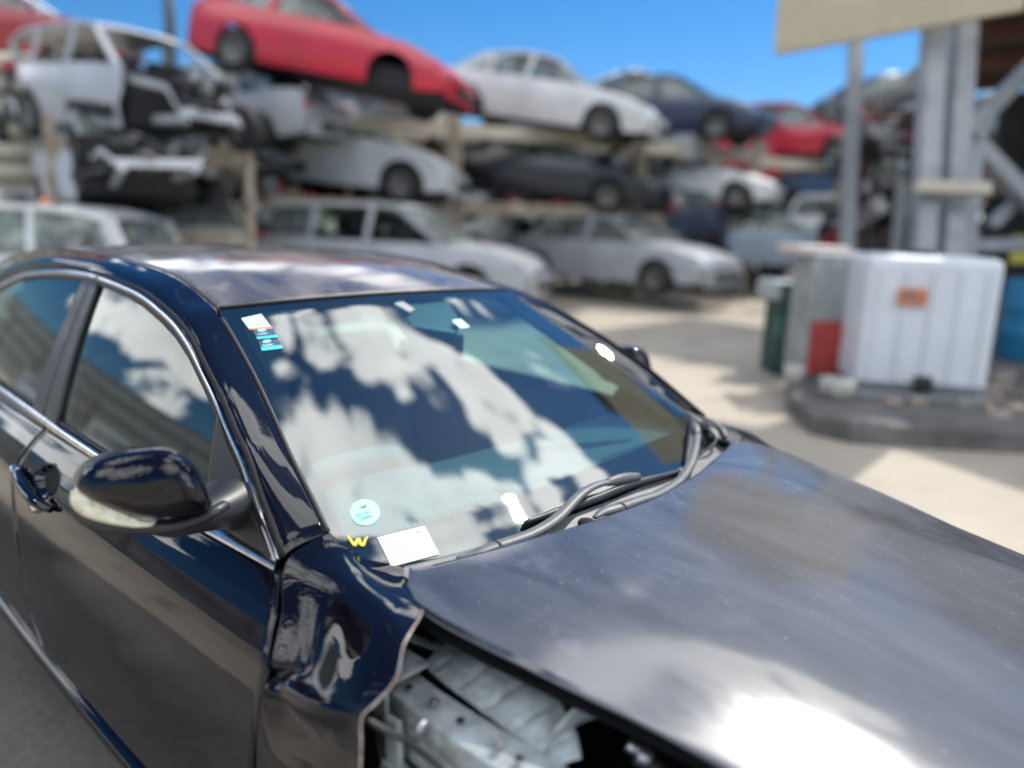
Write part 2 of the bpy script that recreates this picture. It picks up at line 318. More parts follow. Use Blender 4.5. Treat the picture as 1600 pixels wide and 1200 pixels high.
class MB:
    def __init__(s): s.V = []; s.F = []
    def add(s, V, F): o = len(s.V); s.V += [tuple(v) for v in V]; s.F += [tuple(i + o for i in f) for f in F]; return s
    def box(s, lo, hi, rot=None, c=None):
        x0, y0, z0 = lo; x1, y1, z1 = hi
        V = np.array([(x0, y0, z0), (x1, y0, z0), (x1, y1, z0), (x0, y1, z0), (x0, y0, z1), (x1, y0, z1), (x1, y1, z1), (x0, y1, z1)], float)
        if rot is not None: V = V @ np.array(rot).T
        if c is not None: V = V + np.array(c)
        return s.add(V, [(3, 2, 1, 0), (4, 5, 6, 7), (0, 1, 5, 4), (1, 2, 6, 5), (2, 3, 7, 6), (3, 0, 4, 7)])
    def beam(s, a, b, w, h, up=(0, 0, 1)):
        a = np.array(a, float); b = np.array(b, float); t = b - a; L = np.linalg.norm(t); t /= L
        x = np.cross(t, up); x /= np.linalg.norm(x); y = np.cross(x, t)
        V = [a + x * i * w / 2 + y * j * h / 2 + t * k * L for k in (0, 1) for i, j in ((-1, -1), (1, -1), (1, 1), (-1, 1))]
        return s.add(V, [(3, 2, 1, 0), (4, 5, 6, 7), (0, 1, 5, 4), (1, 2, 6, 5), (2, 3, 7, 6), (3, 0, 4, 7)])
    def tube(s, *a, **k): return s.add(*tube(*a, **k))
    def lathe(s, prof, n=32, c=(0, 0, 0), axis='y'):
        V = []; F = []; k = len(prof)
        for i in range(n):
            th = 2 * math.pi * i / n
            for (r, h) in prof:
                p = {'y': (r * math.cos(th), h, r * math.sin(th)), 'z': (r * math.cos(th), r * math.sin(th), h), 'x': (h, r * math.cos(th), r * math.sin(th))}[axis]
                V.append(np.array(p) + np.array(c))
        for i in range(n):
            for j in range(k - 1):
                a = i * k + j; b = ((i + 1) % n) * k + j; F.append((a, a + 1, b + 1, b))
        return s.add(V, F)
    def build(s, name, m, parent=None, smooth=False, bevel=0.0, label=None, seg=2):
        o = mesh(name, s.V, s.F, m, parent, smooth=smooth or bevel > 0, label=label)
        if bevel:
            b = o.modifiers.new('b', 'BEVEL'); b.width = bevel; b.segments = seg; b.limit_method = 'ANGLE'; b.harden_normals = True
        return o
def at(px, py, d):
    """the place seen at pixel (px,py) of the photograph, d metres in front of the camera"""
    return CAM + d * (FWD + RGT * (px - 800) / FPX + UPV * (600 - py) / FPX)
def ground_at(px, py, z=0.0):
    v = FWD + RGT * (px - 800) / FPX + UPV * (600 - py) / FPX
    return CAM + v * ((z - CAM[2]) / v[2])

def empty_part(name, parent, label=None):
    o = bpy.data.objects.new(name, None); COL.objects.link(o); o.parent = parent; o.empty_display_size = .05
    if label: o['label'] = label
    return o
# ------------------------------------------------------------------ ground
def ground_material():
    m = bpy.data.materials.new('yard_concrete'); m.use_nodes = True; t = m.node_tree; n = t.nodes; b = n['Principled BSDF']; L = t.links.new
    co = n.new('ShaderNodeTexCoord')
    a = n.new('ShaderNodeTexNoise'); a.inputs['Scale'].default_value = .45; a.inputs['Detail'].default_value = 10; a.inputs['Roughness'].default_value = .62
    c = n.new('ShaderNodeTexNoise'); c.inputs['Scale'].default_value = 30; c.inputs['Detail'].default_value = 8
    L(co.outputs['Object'], a.inputs[0]); L(co.outputs['Object'], c.inputs[0])
    ad = n.new('ShaderNodeMath'); ad.operation = 'MULTIPLY_ADD'; L(c.outputs['Fac'], ad.inputs[0]); ad.inputs[1].default_value = .35; L(a.outputs['Fac'], ad.inputs[2])
    rp = n.new('ShaderNodeValToRGB'); L(ad.outputs[0], rp.inputs[0])
    rp.color_ramp.elements[0].position = .45; rp.color_ramp.elements[0].color = (.29, .25, .195, 1)
    rp.color_ramp.elements[1].position = .85; rp.color_ramp.elements[1].color = (.44, .39, .315, 1)
    ra = n.new('ShaderNodeValToRGB'); L(ad.outputs[0], ra.inputs[0])      # darker strip around the black sedan, its shade painted into the ground colour
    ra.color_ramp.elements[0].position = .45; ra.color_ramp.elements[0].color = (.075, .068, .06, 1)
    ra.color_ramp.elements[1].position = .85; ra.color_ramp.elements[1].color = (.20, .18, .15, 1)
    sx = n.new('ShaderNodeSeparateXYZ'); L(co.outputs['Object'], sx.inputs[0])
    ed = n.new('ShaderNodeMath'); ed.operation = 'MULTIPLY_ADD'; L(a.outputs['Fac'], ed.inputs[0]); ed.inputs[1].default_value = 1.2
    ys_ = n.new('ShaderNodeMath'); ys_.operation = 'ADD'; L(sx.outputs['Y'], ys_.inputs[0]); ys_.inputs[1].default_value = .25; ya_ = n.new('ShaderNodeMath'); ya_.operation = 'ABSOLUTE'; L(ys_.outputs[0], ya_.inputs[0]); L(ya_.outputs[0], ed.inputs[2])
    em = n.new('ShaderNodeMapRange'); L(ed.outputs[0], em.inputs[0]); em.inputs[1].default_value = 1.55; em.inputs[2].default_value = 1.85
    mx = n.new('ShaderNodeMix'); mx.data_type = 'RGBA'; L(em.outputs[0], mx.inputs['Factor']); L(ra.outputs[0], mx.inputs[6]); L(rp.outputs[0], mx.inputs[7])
    st = n.new('ShaderNodeTexNoise'); st.inputs['Scale'].default_value = 1.3; st.inputs['Detail'].default_value = 6; st.inputs['Roughness'].default_value = .55; L(co.outputs['Object'], st.inputs[0])
    sr = n.new('ShaderNodeMapRange'); L(st.outputs['Fac'], sr.inputs[0]); sr.inputs[1].default_value = .58; sr.inputs[2].default_value = .70; sr.inputs[3].default_value = 0; sr.inputs[4].default_value = .55
    m5 = n.new('ShaderNodeMix'); m5.data_type = 'RGBA'; L(sr.outputs[0], m5.inputs['Factor']); L(mx.outputs[2], m5.inputs[6]); m5.inputs[7].default_value = (.12, .10, .085, 1)
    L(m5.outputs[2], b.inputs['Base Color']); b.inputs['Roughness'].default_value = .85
    bp = n.new('ShaderNodeBump'); bp.inputs['Distance'].default_value = .004; L(c.outputs['Fac'], bp.inputs['Height']); L(bp.outputs[0], b.inputs['Normal'])
    return m
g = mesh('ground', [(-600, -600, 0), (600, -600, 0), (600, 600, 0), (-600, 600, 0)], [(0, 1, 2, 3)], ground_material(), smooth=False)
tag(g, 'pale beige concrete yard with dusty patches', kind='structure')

# ================================================================== the yard behind
def paintm(name, c, rough=.35, var=.12): return mat(name, c, rough=rough, coat=.5, coat_rough=.18, base2=tuple(q * .72 + .01 for q in c), vscale=1.3)
CP = dict(white=paintm('white_car_paint', (.66, .68, .68)), silver=paintm('silver_car_paint', (.42, .44, .47)), grey=paintm('grey_car_paint', (.22, .23, .25)),
          red=paintm('red_car_paint', (.58, .012, .035)), dkred=paintm('dark_red_car_paint', (.30, .012, .02)), navy=paintm('navy_car_paint', (.018, .032, .075)),
          black=paintm('dark_car_paint', (.018, .019, .024)), blue=paintm('pale_blue_car_paint', (.36, .44, .55)), cream=paintm('cream_car_paint', (.66, .64, .56)),
          dblue=paintm('dull_blue_car_paint', (.05, .10, .20)))
BGG = glass_mat('dusty_car_glass', (.35, .45, .42), 1.5, dust=.35)
DARK = mat('dark_car_interior', (.014, .014, .016), rough=.8, var=.4)
LAMP = mat('headlamp_plastic', (.55, .56, .58), rough=.15, coat=1)
RLAMP = mat('tail_lamp_plastic', (.45, .02, .02), rough=.15, coat=1)
KINDS = {   # length, half width, belt z, roof z, deck line (x,z) from rear to front, roofline (x,z)
 'sedan': dict(L=4.6, w=.88, deck=[(-2.30, .55), (-2.26, .90), (-2.1, .97), (-1.55, 1.00), (-.6, .97), (.95, .95), (1.6, .86), (2.12, .72), (2.28, .55)],
               roof=[(-1.62, 1.0), (-1.0, 1.34), (-.5, 1.42), (.1, 1.41), (.35, 1.35), (1.05, .95)], posts=(-.95, -.18, .42)),
 'hatch': dict(L=3.9, w=.84, deck=[(-1.92, .55), (-1.95, .85), (-1.85, 1.0), (-1.2, 1.0), (-.4, .98), (.85, .96), (1.4, .86), (1.82, .70), (1.94, .52)],
               roof=[(-1.86, 1.02), (-1.62, 1.35), (-1.1, 1.47), (-.2, 1.49), (.15, 1.42), (.95, .96)], posts=(-1.25, -.35, .30)),
 'coupe': dict(L=4.3, w=.86, deck=[(-2.12, .55), (-2.12, .85), (-2.0, .96), (-1.5, 1.0), (-.5, .96), (.75, .93), (1.5, .84), (1.98, .68), (2.14, .52)],
               roof=[(-1.95, .98), (-1.15, 1.28), (-.6, 1.36), (-.05, 1.35), (.2, 1.29), (.9, .93)], posts=(-.75, -.70, .25)),
 'wagon': dict(L=4.5, w=.87, deck=[(-2.22, .55), (-2.25, .85), (-2.2, 1.0), (-1.2, 1.0), (-.4, .98), (.95, .96), (1.6, .88), (2.08, .74), (2.24, .52)],
               roof=[(-2.22, 1.02), (-2.02, 1.38), (-1.6, 1.49), (-.1, 1.51), (.25, 1.43), (1.0, .96)], posts=(-1.2, -.25, .38)),
}
def wheel_bg(parent, x, y, r=.31):
    w = empty_part('wheel', parent)
    mb = MB(); mb.lathe([(r * .64, -.08), (r * .92, -.10), (r, -.06), (r, .06), (r * .92, .10), (r * .64, .08)], 24, (x, y, r), 'y'); mb.build('tyre', M['tyre'], w, smooth=True)
    mb = MB(); mb.lathe([(0, -.05), (r * .6, -.06), (r * .66, -.09), (r * .66, .09), (r * .6, .06), (0, .05)], 20, (x, y, r), 'y'); mb.build('rim', M['rim'], w, smooth=True)
def bg_car(label, cat, kind, paint, loc, yaw, tilt=0, roll=0, group='wrecked cars stacked in the yard', open_sides=(), no_wheels=(), crush=0.0, hood_open=False, no_front=False, name='wrecked_car', seed=0, glass=True, scale=1.0):
    K = KINDS[kind]; R = np.random.default_rng(seed + 11)
    c = empty(name, label, cat, loc=tuple(loc), group=group)
    c.matrix_world = Matrix.Translation(Vector(loc)) @ Matrix.Rotation(yaw, 4, 'Z') @ Matrix.Rotation(tilt, 4, 'Y') @ Matrix.Rotation(roll, 4, 'X') @ Matrix.Scale(scale, 4)
    pm = CP[paint]; dx, dz = np.array(K['deck']).T; x0, x1 = dx[0] + .02, dx[-1] - .02; wb = K['L'] * .285
    wx = (-wb - .02, wb + .06); bump = [R.uniform(-1, 1, 3) for _ in range(6)]
    def W_(x): return K['w'] * (1 - .16 * (abs(x) / (K['L'] / 2)) ** 4)
    def deck(x): return np.interp(x, dx, dz)
    def zlow(x):
        z = .20 + .10 * (abs(x) / (K['L'] / 2)) ** 6
        for w in wx:
            q = .37 ** 2 - (x - w) ** 2
            if q > 0: z = max(z, .31 + math.sqrt(q))
        return z
    def def_(P):
        if crush:
            for i, b in enumerate(bump):
                cpt = np.array([b[0] * K['L'] / 2, b[1] * K['w'], .8 + b[2] * .4]); q = np.linalg.norm(P - cpt, axis=-1) / .45
                P = P + np.exp(-q ** 2)[..., None] * np.array([-b[0], -b[1], -.6]) * crush
        return P
    xe = 1.15 if no_front else x1
    xs = np.unique(np.concatenate([np.linspace(x0, xe, 50), [w + s for w in wx for s in (-.37, -.34, -.2, 0, .2, .34, .37)]])); xs = xs[xs <= xe]
    for sg in (-1, 1):
        G = []
        for t in np.linspace(0, 1, 14):
            row = []
            for x in xs:
                zl = min(zlow(x), deck(x) - .06); zd = deck(x); z = zl + (zd - .02 - zl) * t
                s = (z - .2) / max(zd - .2, .1); w = W_(x) * (1 - .10 * (1 - s) ** 3 - .10 * max(0, s - .62) ** 1.5 * 2.2)
                row.append((x, sg * w, z))
            G.append(row)
        sheet('body_side', def_(np.array(G)), pm, c, out=(0, sg, .2))
        G = []
    # hood and tail deck as separate crowned sheets
    rx0 = K['roof'][0][0]; rx1 = K['roof'][-1][0]
    def crown(xa, xb, n, nm, lift=0.0):
        G = []
        for s in np.linspace(-1, 1, 12):
            row = []
            for x in np.linspace(xa, xb, n): row.append((x, s * W_(x) * .90, deck(x) - .02 + .055 * (1 - s ** 2)))
            G.append(row)
        G = def_(np.array(G))
        if lift:
            px, pz = xa, deck(xa); a = lift; d = G - A3(px, 0, pz); G = np.stack([px + d[..., 0] * math.cos(a) - d[..., 2] * math.sin(a), G[..., 1], pz + d[..., 0] * math.sin(a) + d[..., 2] * math.cos(a)], -1)
        return sheet(nm, G, pm, c, out=(0, 0, 1))
    if not no_front: crown(rx1 - .02, x1, 18, 'hood', lift=.9 if hood_open else 0)
    if rx0 > x0 + .15: crown(x0, rx0 + .02, 10, 'boot_lid')
    # closed ends
    for nm, xx, sgn in (('front_bumper', x1, 1), ('rear_bumper', x0, -1)):
        if no_front and sgn > 0: continue
        G = []
        for z in np.linspace(.22, deck(xx), 8):
            G.append([(xx + sgn * (.10 * (1 - s ** 2) + .03 * math.sin(math.pi * (z - .2) / .7)), s * W_(xx) * .98, z) for s in np.linspace(-1, 1, 12)])
        b = sheet(nm, np.array(G), pm, c, out=(sgn, 0, 0))
        for sd in (-1, 1):
            mb = MB(); mb.box((-.10, -.17, -.07), (.05, .17, .07), c=(xx - sgn * .10, sd * W_(xx) * .78, deck(xx) - .02 + (0 if sgn < 0 else -.03))); mb.build('headlight' if sgn > 0 else 'tail_light', LAMP if sgn > 0 else RLAMP, c, bevel=.03)
        mb = MB(); mb.box((-.03, -.45, -.06), (.045, .45, .06), c=(xx + sgn * .09, 0, .38)); mb.build('grille', DARK, b)
    # roof skin with rounded rails
    rf = np.array(K['roof']); inner = rf[1:-1]
    rxs = np.linspace(inner[0][0], inner[-1][0], 20); zc = catmull(np.stack([inner[:, 0], inner[:, 1]], 1), 40)
    G = [[(x, s * K['w'] * .72, np.interp(x, zc[:, 0], zc[:, 1]) - .055 * abs(s) ** 3 + (.015 if abs(s) < .9 else 0)) for x in rxs] for s in np.linspace(-1, 1, 14)]
    roof = sheet('roof', def_(np.array(G)), pm, c, out=(0, 0, 1), thick=.02)
    def rz(x): return np.interp(x, rf[:, 0], rf[:, 1]) - .05
    def P(x, z, sg, o=0):
        s = np.clip((z - .95) / .45, 0, 1); return A3(x, sg * (W_(x) * .90 * (1 - s) + K['w'] * .72 * s + o), z)
    for sg in (-1, 1):
        # pillars
        fr = [rf[-1] - (.06, .02), rf[-2]]; rr_ = [rf[0] + (.05, 0), rf[1]]
        def pil(a, b, w, nm):
            mb = MB(); mb.beam(P(a[0], a[1] - .02, sg), P(b[0], b[1] - .04, sg), w, .05, up=(0, 1, 0)); mb.V = [tuple(v) for v in def_(np.array(mb.V))]; mb.build(nm, pm, c)
        pil(fr[0], fr[1], .07, 'front_pillar'); pil(rr_[0], rr_[1], .16, 'rear_pillar')
        for k, x in enumerate(K['posts'][:2]): pil((x - .03, .95), (x + .02, rz(x) + .05), .08, 'door_pillar')
        # rail over the doors
        mb = MB(); pts = [P(q[0], q[1] - .045, sg) for q in rf[1:-1]]; mb.tube(pts, .035, 6, 16); mb.V = [tuple(v) for v in def_(np.array(mb.V))]; mb.build('roof_rail', pm, c, smooth=True)
        # windows
        if glass:
            seg = [(rf[0][0] + .12, K['posts'][0] - .05), (K['posts'][0] + .04, K['posts'][1] - .05), (K['posts'][1] + .04, rf[-1][0] - .10)]
            for k, (a, b) in enumerate(seg):
                if b - a < .12 or (sg, k) in open_sides: continue
                xx = np.linspace(a, b, 10); G = [[P(x, .955 + (max(rz(x), .96) - .955) * t, sg, -.012) for x in xx] for t in np.linspace(0, 1, 5)]
                sheet('side_window', def_(np.array(G)), BGG, c, out=(0, sg, 0))
        for (s_, k) in open_sides:
            if s_ != sg: continue
            a, b = [(rf[0][0] + .12, K['posts'][0] - .05), (K['posts'][0] + .04, K['posts'][1] - .05), (K['posts'][1] + .04, rf[-1][0] - .10)][k]
            G = [[(x, sg * (W_(x) * (1.004 - .03 * (1 - t) - .09 * t ** 2)), .30 + .66 * t) for x in np.linspace(a, b, 8)] for t in np.linspace(0, 1, 6)]
            sheet('dark_doorway_sheet', def_(np.array(G)), DARK, c, out=(0, sg, 0))  # dark sheet over the body side, painted stand-in for a shaded doorway
    if glass:
        for nm, a, b, k in (('windshield', rf[-1], rf[-2], 1), ('rear_window', rf[0], rf[1], -1)):
            G = [[(a[0] + (b[0] - a[0]) * t + k * .05 * (1 - s ** 2), s * (W_(a[0]) * .84 * (1 - t) + K['w'] * .68 * t), a[1] + (b[1] - a[1]) * t - .01) for s in np.linspace(-1, 1, 10)] for t in np.linspace(0, 1, 6)]
            sheet(nm, def_(np.array(G)), BGG, c, out=(k, 0, .5))
    mb = MB(); mb.box((x0 + .1, -K['w'] * .8, .2), (min(x1, xe) - .1, K['w'] * .8, .5)); mb.box((-1.0, -.6, .5), (-.75, .6, 1.05)); mb.box((.1, -.6, .5), (.3, -.1, 1.1)); mb.box((.1, .1, .5), (.3, .6, 1.1)); mb.box((.7, -.68, .5), (.95, .68, .9)); mb.build('interior', DARK, c)
    if no_front or hood_open:
        gm = bpy.data.materials.get('engine_grime') or mat('engine_grime', (.05, .05, .053), rough=.5, metal=.3, var=.6, vscale=15)
        mb = MB()
        for sg in (-1, 1): mb.beam((1.0, sg * .46, .46), (1.95, sg * .42, .44), .09, .11); mb.beam((1.0, sg * .70, .82), (1.75, sg * .62, .70), .06, .08); mb.beam((1.75, sg * .62, .70), (1.85, sg * .42, .46), .05, .06)
        mb.beam((1.9, -.5, .5), (1.9, .5, .5), .07, .12); mb.V = [tuple(v) for v in def_(np.array(mb.V))]; mb.build('front_frame', pm, c, bevel=.01)
        mb = MB()
        for k in range(16):
            x, y, z = R.uniform(1.15, 1.75), R.uniform(-.42, .42), R.uniform(.45, .85)
            if k % 2: mb.tube([(x, y, z), (x + R.uniform(-.2, .2), y + R.uniform(-.2, .2), z + R.uniform(-.1, .1)), (x + R.uniform(-.3, .3), y + R.uniform(-.3, .3), z - .1)], R.uniform(.025, .06), 8, 10)
            else: mb.lathe([(0, .0), (.10, .01), (.12, .06), (.11, .12), (.05, .16), (0, .16)], 14, (x, y, z - .1), 'z' if k % 4 else 'x')
        mb.build('engine', gm, c, smooth=True)
    for i, x in enumerate(wx):
        for j, sg in enumerate((-1, 1)):
            if (i, j) not in no_wheels: wheel_bg(c, x, sg * K['w'] * .86)
    return c
UAZ = math.atan2(RGT[1], RGT[0])      # heading along the racks (to the right across the view)
def place(px, py, d): p = at(px, py, d); return (float(p[0]), float(p[1]), float(p[2]))
def placeg(px, py, z=0): p = ground_at(px, py, z); return (float(p[0]), float(p[1]), z)
RG = 'wrecked cars on the middle and upper racks'; GG = 'cars parked on the yard floor below the racks'
D2R = math.radians
# --- yard floor row
bg_car('white estate car with an orange beacon, cut by the left edge', 'car', 'wagon', 'white', place(-30, 517, 9.8), UAZ + D2R(178), group=GG, seed=1, name='white_wagon', scale=1.06)
bcn = MB(); bcn.lathe([(0, .13), (.05, .12), (.075, .08), (.08, 0), (.0, 0)], 20, (0, 0, 0), 'z')
bc = bcn.build('roof_beacon', mat('orange_beacon', (.85, .22, .04), rough=.25, coat=1), smooth=True); bc.location = place(72, 326, 9.8); tag(bc, 'orange beacon standing on the roof of the white estate car', 'beacon')
bg_car('silver people carrier with empty door openings parked behind the black roof', 'car', 'wagon', 'silver', place(632, 470, 13.0), UAZ + D2R(-16), group=GG, open_sides=((-1, 1), (-1, 2)), no_wheels=((1, 0),), seed=2, glass=True, name='silver_wagon', scale=1.06)
bg_car('pale silver sedan seen at an angle in the sunlit gap of the floor row', 'car', 'sedan', 'silver', place(962, 450, 16.0), UAZ + D2R(-42), group=GG, seed=3, name='silver_sedan', scale=1.06)
bg_car('pale blue hatchback parked right of the silver sedan', 'car', 'hatch', 'blue', place(1192, 425, 18.5), UAZ + D2R(-14), group=GG, seed=4, name='blue_hatchback', scale=1.03)
bg_car('dark grey car half hidden behind the pale blue hatchback', 'car', 'sedan', 'black', place(1075, 418, 20.5), UAZ + D2R(170), group=GG, seed=5, name='dark_sedan')
bg_car('red hatchback nose showing between the silver cars on the floor', 'car', 'hatch', 'red', place(800, 425, 18.6), UAZ + D2R(-70), group=GG, seed=6, name='red_hatchback', crush=.15)
bg_car('grey car tucked behind the silver people carrier', 'car', 'hatch', 'grey', place(420, 432, 15.2), UAZ + D2R(10), group=GG, seed=7, name='grey_hatchback', hood_open=True)
bg_car('pale green-white hatchback low in the gap left of the silver people carrier', 'car', 'hatch', 'cream', place(300, 440, 12.8), UAZ + D2R(-60), group=GG, seed=8, name='pale_hatchback', crush=.1)
# --- middle level
bg_car('white hatchback with a missing door on the middle rack under the red coupe', 'car', 'hatch', 'white', place(540, 308, 14.6), UAZ + D2R(-8), D2R(5), group=RG, open_sides=((-1, 1),), seed=9, glass=True, name='white_hatchback', scale=1.12)
bg_car('stripped silver wreck with crushed nose on the middle rack at left', 'car', 'hatch', 'silver', place(190, 338, 10.6), UAZ + D2R(-50), D2R(-5), group=RG, no_front=True, crush=.32, seed=10, name='stripped_wreck', no_wheels=((1, 0), (1, 1), (0, 0)))
bg_car('grey wreck jammed between the two silver wrecks', 'car', 'sedan', 'grey', place(330, 300, 14.2), UAZ + D2R(-30), D2R(-6), group=RG, crush=.3, seed=11, name='crushed_wreck', no_front=True)
bg_car('dark car with open engine bay on the middle rack', 'car', 'sedan', 'black', place(848, 322, 16.2), UAZ + D2R(-10), D2R(4), group=RG, hood_open=True, seed=12, name='dark_wreck', crush=.2, no_wheels=((0, 0),))
bg_car('white sedan on the middle rack above the silver sedan', 'car', 'coupe', 'white', place(1068, 322, 18.3), UAZ + D2R(-22), D2R(3), group=RG, seed=13, name='white_coupe', crush=.12)
bg_car('dull blue car at the right end of the middle rack', 'car', 'hatch', 'dblue', place(1235, 330, 21.0), UAZ + D2R(-10), group=RG, seed=14, name='dull_blue_wreck', crush=.2)
# --- top level
bg_car('bright red coupe tilted nose down on top of the stack', 'car', 'coupe', 'red', place(515, 152, 12.6), UAZ + D2R(-14), D2R(10), D2R(-4), group=RG, seed=15, name='red_coupe', no_wheels=((1, 0),), scale=1.04)
bg_car('pale silver hatchback with missing front end on the top rack at left', 'car', 'wagon', 'silver', place(215, 226, 10.8), UAZ + D2R(-34), D2R(3), group=RG, no_front=True, crush=.34, seed=16, name='silver_wreck', no_wheels=((1, 0),), open_sides=((-1, 2),), glass=False)
bg_car('white sedan tilted nose down on the top rack right of the red coupe', 'car', 'sedan', 'white', place(846, 212, 15.2), UAZ + D2R(-20), D2R(8), group=RG, seed=17, name='white_sedan', no_wheels=((0, 0),), glass=True)
bg_car('navy blue hatchback on the top rack against the sky', 'car', 'hatch', 'navy', place(1060, 228, 17.6), UAZ + D2R(-35), group=RG, seed=18, name='navy_hatchback', crush=.15)
bg_car('second red car farther right on the top rack with a raised hood', 'car', 'hatch', 'red', place(1238, 255, 20.5), UAZ + D2R(-30), D2R(2), group=RG, seed=19, name='red_wreck', crush=.22, hood_open=True)
bg_car('dark red car roof showing at the far left over the ribbed container', 'car', 'wagon', 'dkred', place(20, 108, 15.0), UAZ + D2R(5), group=RG, seed=20, name='dark_red_wagon', crush=.1)
# --- a farther row that closes the gaps
FR = 'cars in the farther row of stacks'
far = [(120, 330, 'grey'), (260, 255, 'black'), (470, 330, 'dkred'), (610, 235, 'black'), (700, 330, 'grey'), (770, 255, 'silver'), (900, 260, 'navy'), (1000, 345, 'black'), (1130, 270, 'grey'), (960, 190, 'grey'),
       (1330, 335, 'silver'), (1330, 255, 'grey'), (1390, 195, 'black'), (1460, 330, 'black'), (1480, 250, 'dkred'), (1570, 330, 'black'), (1560, 240, 'grey'), (700, 400, 'black'), (880, 350, 'dkred'), (1300, 400, 'grey'), (1440, 400, 'navy')]
words_c = dict(grey='dull grey', black='dark', dkred='dark red', silver='silver', navy='navy', white='white')
where = ['above the white estate car', 'behind the two silver wrecks', 'under the red coupe nose', 'behind the white hatchback roof', 'behind the silver people carrier', 'below the white top sedan', 'behind the dark open wreck',
         'behind the silver sedan roof', 'between the white and navy wrecks', 'below the navy hatchback', 'behind the grey fuel cabinet', 'beside the thin steel post', 'under the dark canopy edge', 'behind the twin posts',
         'high behind the twin posts', 'behind the blue drum', 'high at the right edge', 'low behind the silver people carrier', 'above the red hatchback nose', 'right of the pale blue hatchback', 'behind the white tank']
for i, (px, py, c_) in enumerate(far):
    bg_car(f'{words_c[c_]} wreck in the far row {where[i]}', 'car', ['sedan', 'hatch', 'wagon', 'coupe'][i % 4], c_, place(px, py, 24 + (i % 3) * 1.5), UAZ + D2R(R_ := (-20 + 13 * (i % 5)) + (180 if i % 2 else 0)), D2R((i % 4 - 1.5) * 3), group=FR, crush=.25, seed=30 + i, name='far_wreck', glass=True)

pack = [(118, 262, 11.9, 'white', 'hatch', -70, 'white crushed hatchback wedged left of the stripped wreck'), (352, 238, 12.6, 'silver', 'sedan', 160, 'silver sedan tail showing beneath the red coupe'), (655, 262, 15.9, 'cream', 'hatch', 100, 'cream hatchback nose between the white hatchback and the dark wreck'),
        (730, 392, 15.6, 'white', 'coupe', 65, 'white car nose half hidden right of the silver people carrier'), (975, 268, 17.2, 'silver', 'hatch', 150, 'silver hatchback tail left of the white coupe'), (1015, 398, 18.0, 'navy', 'wagon', 110, 'navy estate tail behind the silver sedan'), (1290, 388, 19.2, 'white', 'sedan', 60, 'white sedan nose right of the pale blue hatchback'),
        (1345, 330, 19.6, 'white', 'hatch', 120, 'white hatchback behind the thin steel post'), (480, 262, 13.8, 'black', 'wagon', 200, 'black estate under the tail of the red coupe'), (1180, 300, 19.8, 'red', 'coupe', 20, 'small red car end on the middle rack at right')]
for i, (px, py, d_, c_, k_, yw, lab) in enumerate(pack):
    bg_car(lab, 'car', k_, c_, place(px, py, d_ + 1.2), UAZ + D2R(yw), D2R((i % 3 - 1) * 5), D2R((i % 4 - 1.5) * 4), group=RG, crush=.28, seed=130 + i, name='packed_wreck', no_front=(i % 3 == 0), open_sides=((-1, 1),) if i % 2 else ())
# --- racks: steel posts and deck beams the stacks rest on
STEEL = mat('weathered_rack_steel', (.40, .37, .29), rough=.6, var=.35, vscale=4, base2=(.22, .17, .12))
GALV = mat('galvanised_steel', (.36, .38, .39), rough=.5, metal=.35, var=.25, vscale=3)
RUST = mat('rusty_steel', (.16, .07, .04), rough=.8, var=.4, vscale=6)
BEIGE = mat('beige_painted_steel', (.52, .48, .38), rough=.6, var=.2, vscale=2)
def rack(label, p0, p1, levels, depth=1.9):
    """p0,p1: (px,d) ends"""
    a = at(p0[0], 400, p0[1]); b = at(p1[0], 400, p1[1]); a[2] = b[2] = 0
    t = (b - a) / np.linalg.norm(b - a); nrm = A3(-t[1], t[0], 0)
    if nrm @ FWD < 0: nrm = -nrm
    r = empty('storage_rack', label, 'rack', group='steel car storage racks'); top = max(levels) + .25
    for q in (a, b):
        for k in (0, 1):
            f = q + nrm * depth * k; mb = MB(); mb.beam((f[0], f[1], 0), (f[0], f[1], top), .12, .12, up=(1, 0, 0)); mb.build('post', STEEL, r)
        mb = MB()
        for z in levels: mb.beam(tuple(q + A3(0, 0, z - .1)), tuple(q + nrm * depth + A3(0, 0, z - .1)), .10, .12)
        mb.build('end_brace', STEEL, r)
    for z in levels:
        for k in (0, .55, 1):
            f = nrm * depth * k; mb = MB(); mb.beam(tuple(a + f + A3(0, 0, z - .12)), tuple(b + f + A3(0, 0, z - .12)), .11, .24); mb.build('deck_beam', BEIGE if z > 2.9 else STEEL, r)
    return r
rack('beige steel rack carrying the red coupe and the white hatchback', (395, 13.2), (700, 14.4), (1.85, 3.25))
rack('beige steel rack carrying the white top sedan and the dark wreck', (712, 14.8), (985, 16.0), (1.9, 3.3))
rack('steel rack carrying the navy hatchback and the white coupe', (995, 17.0), (1165, 18.0), (1.8, 3.3))
rack('steel rack at the right end carrying the second red car', (1172, 19.6), (1335, 21.0), (1.8, 3.3))
rack('steel rack at left under the stripped silver wrecks', (95, 10.2), (392, 11.4), (1.25, 2.45), 1.8)
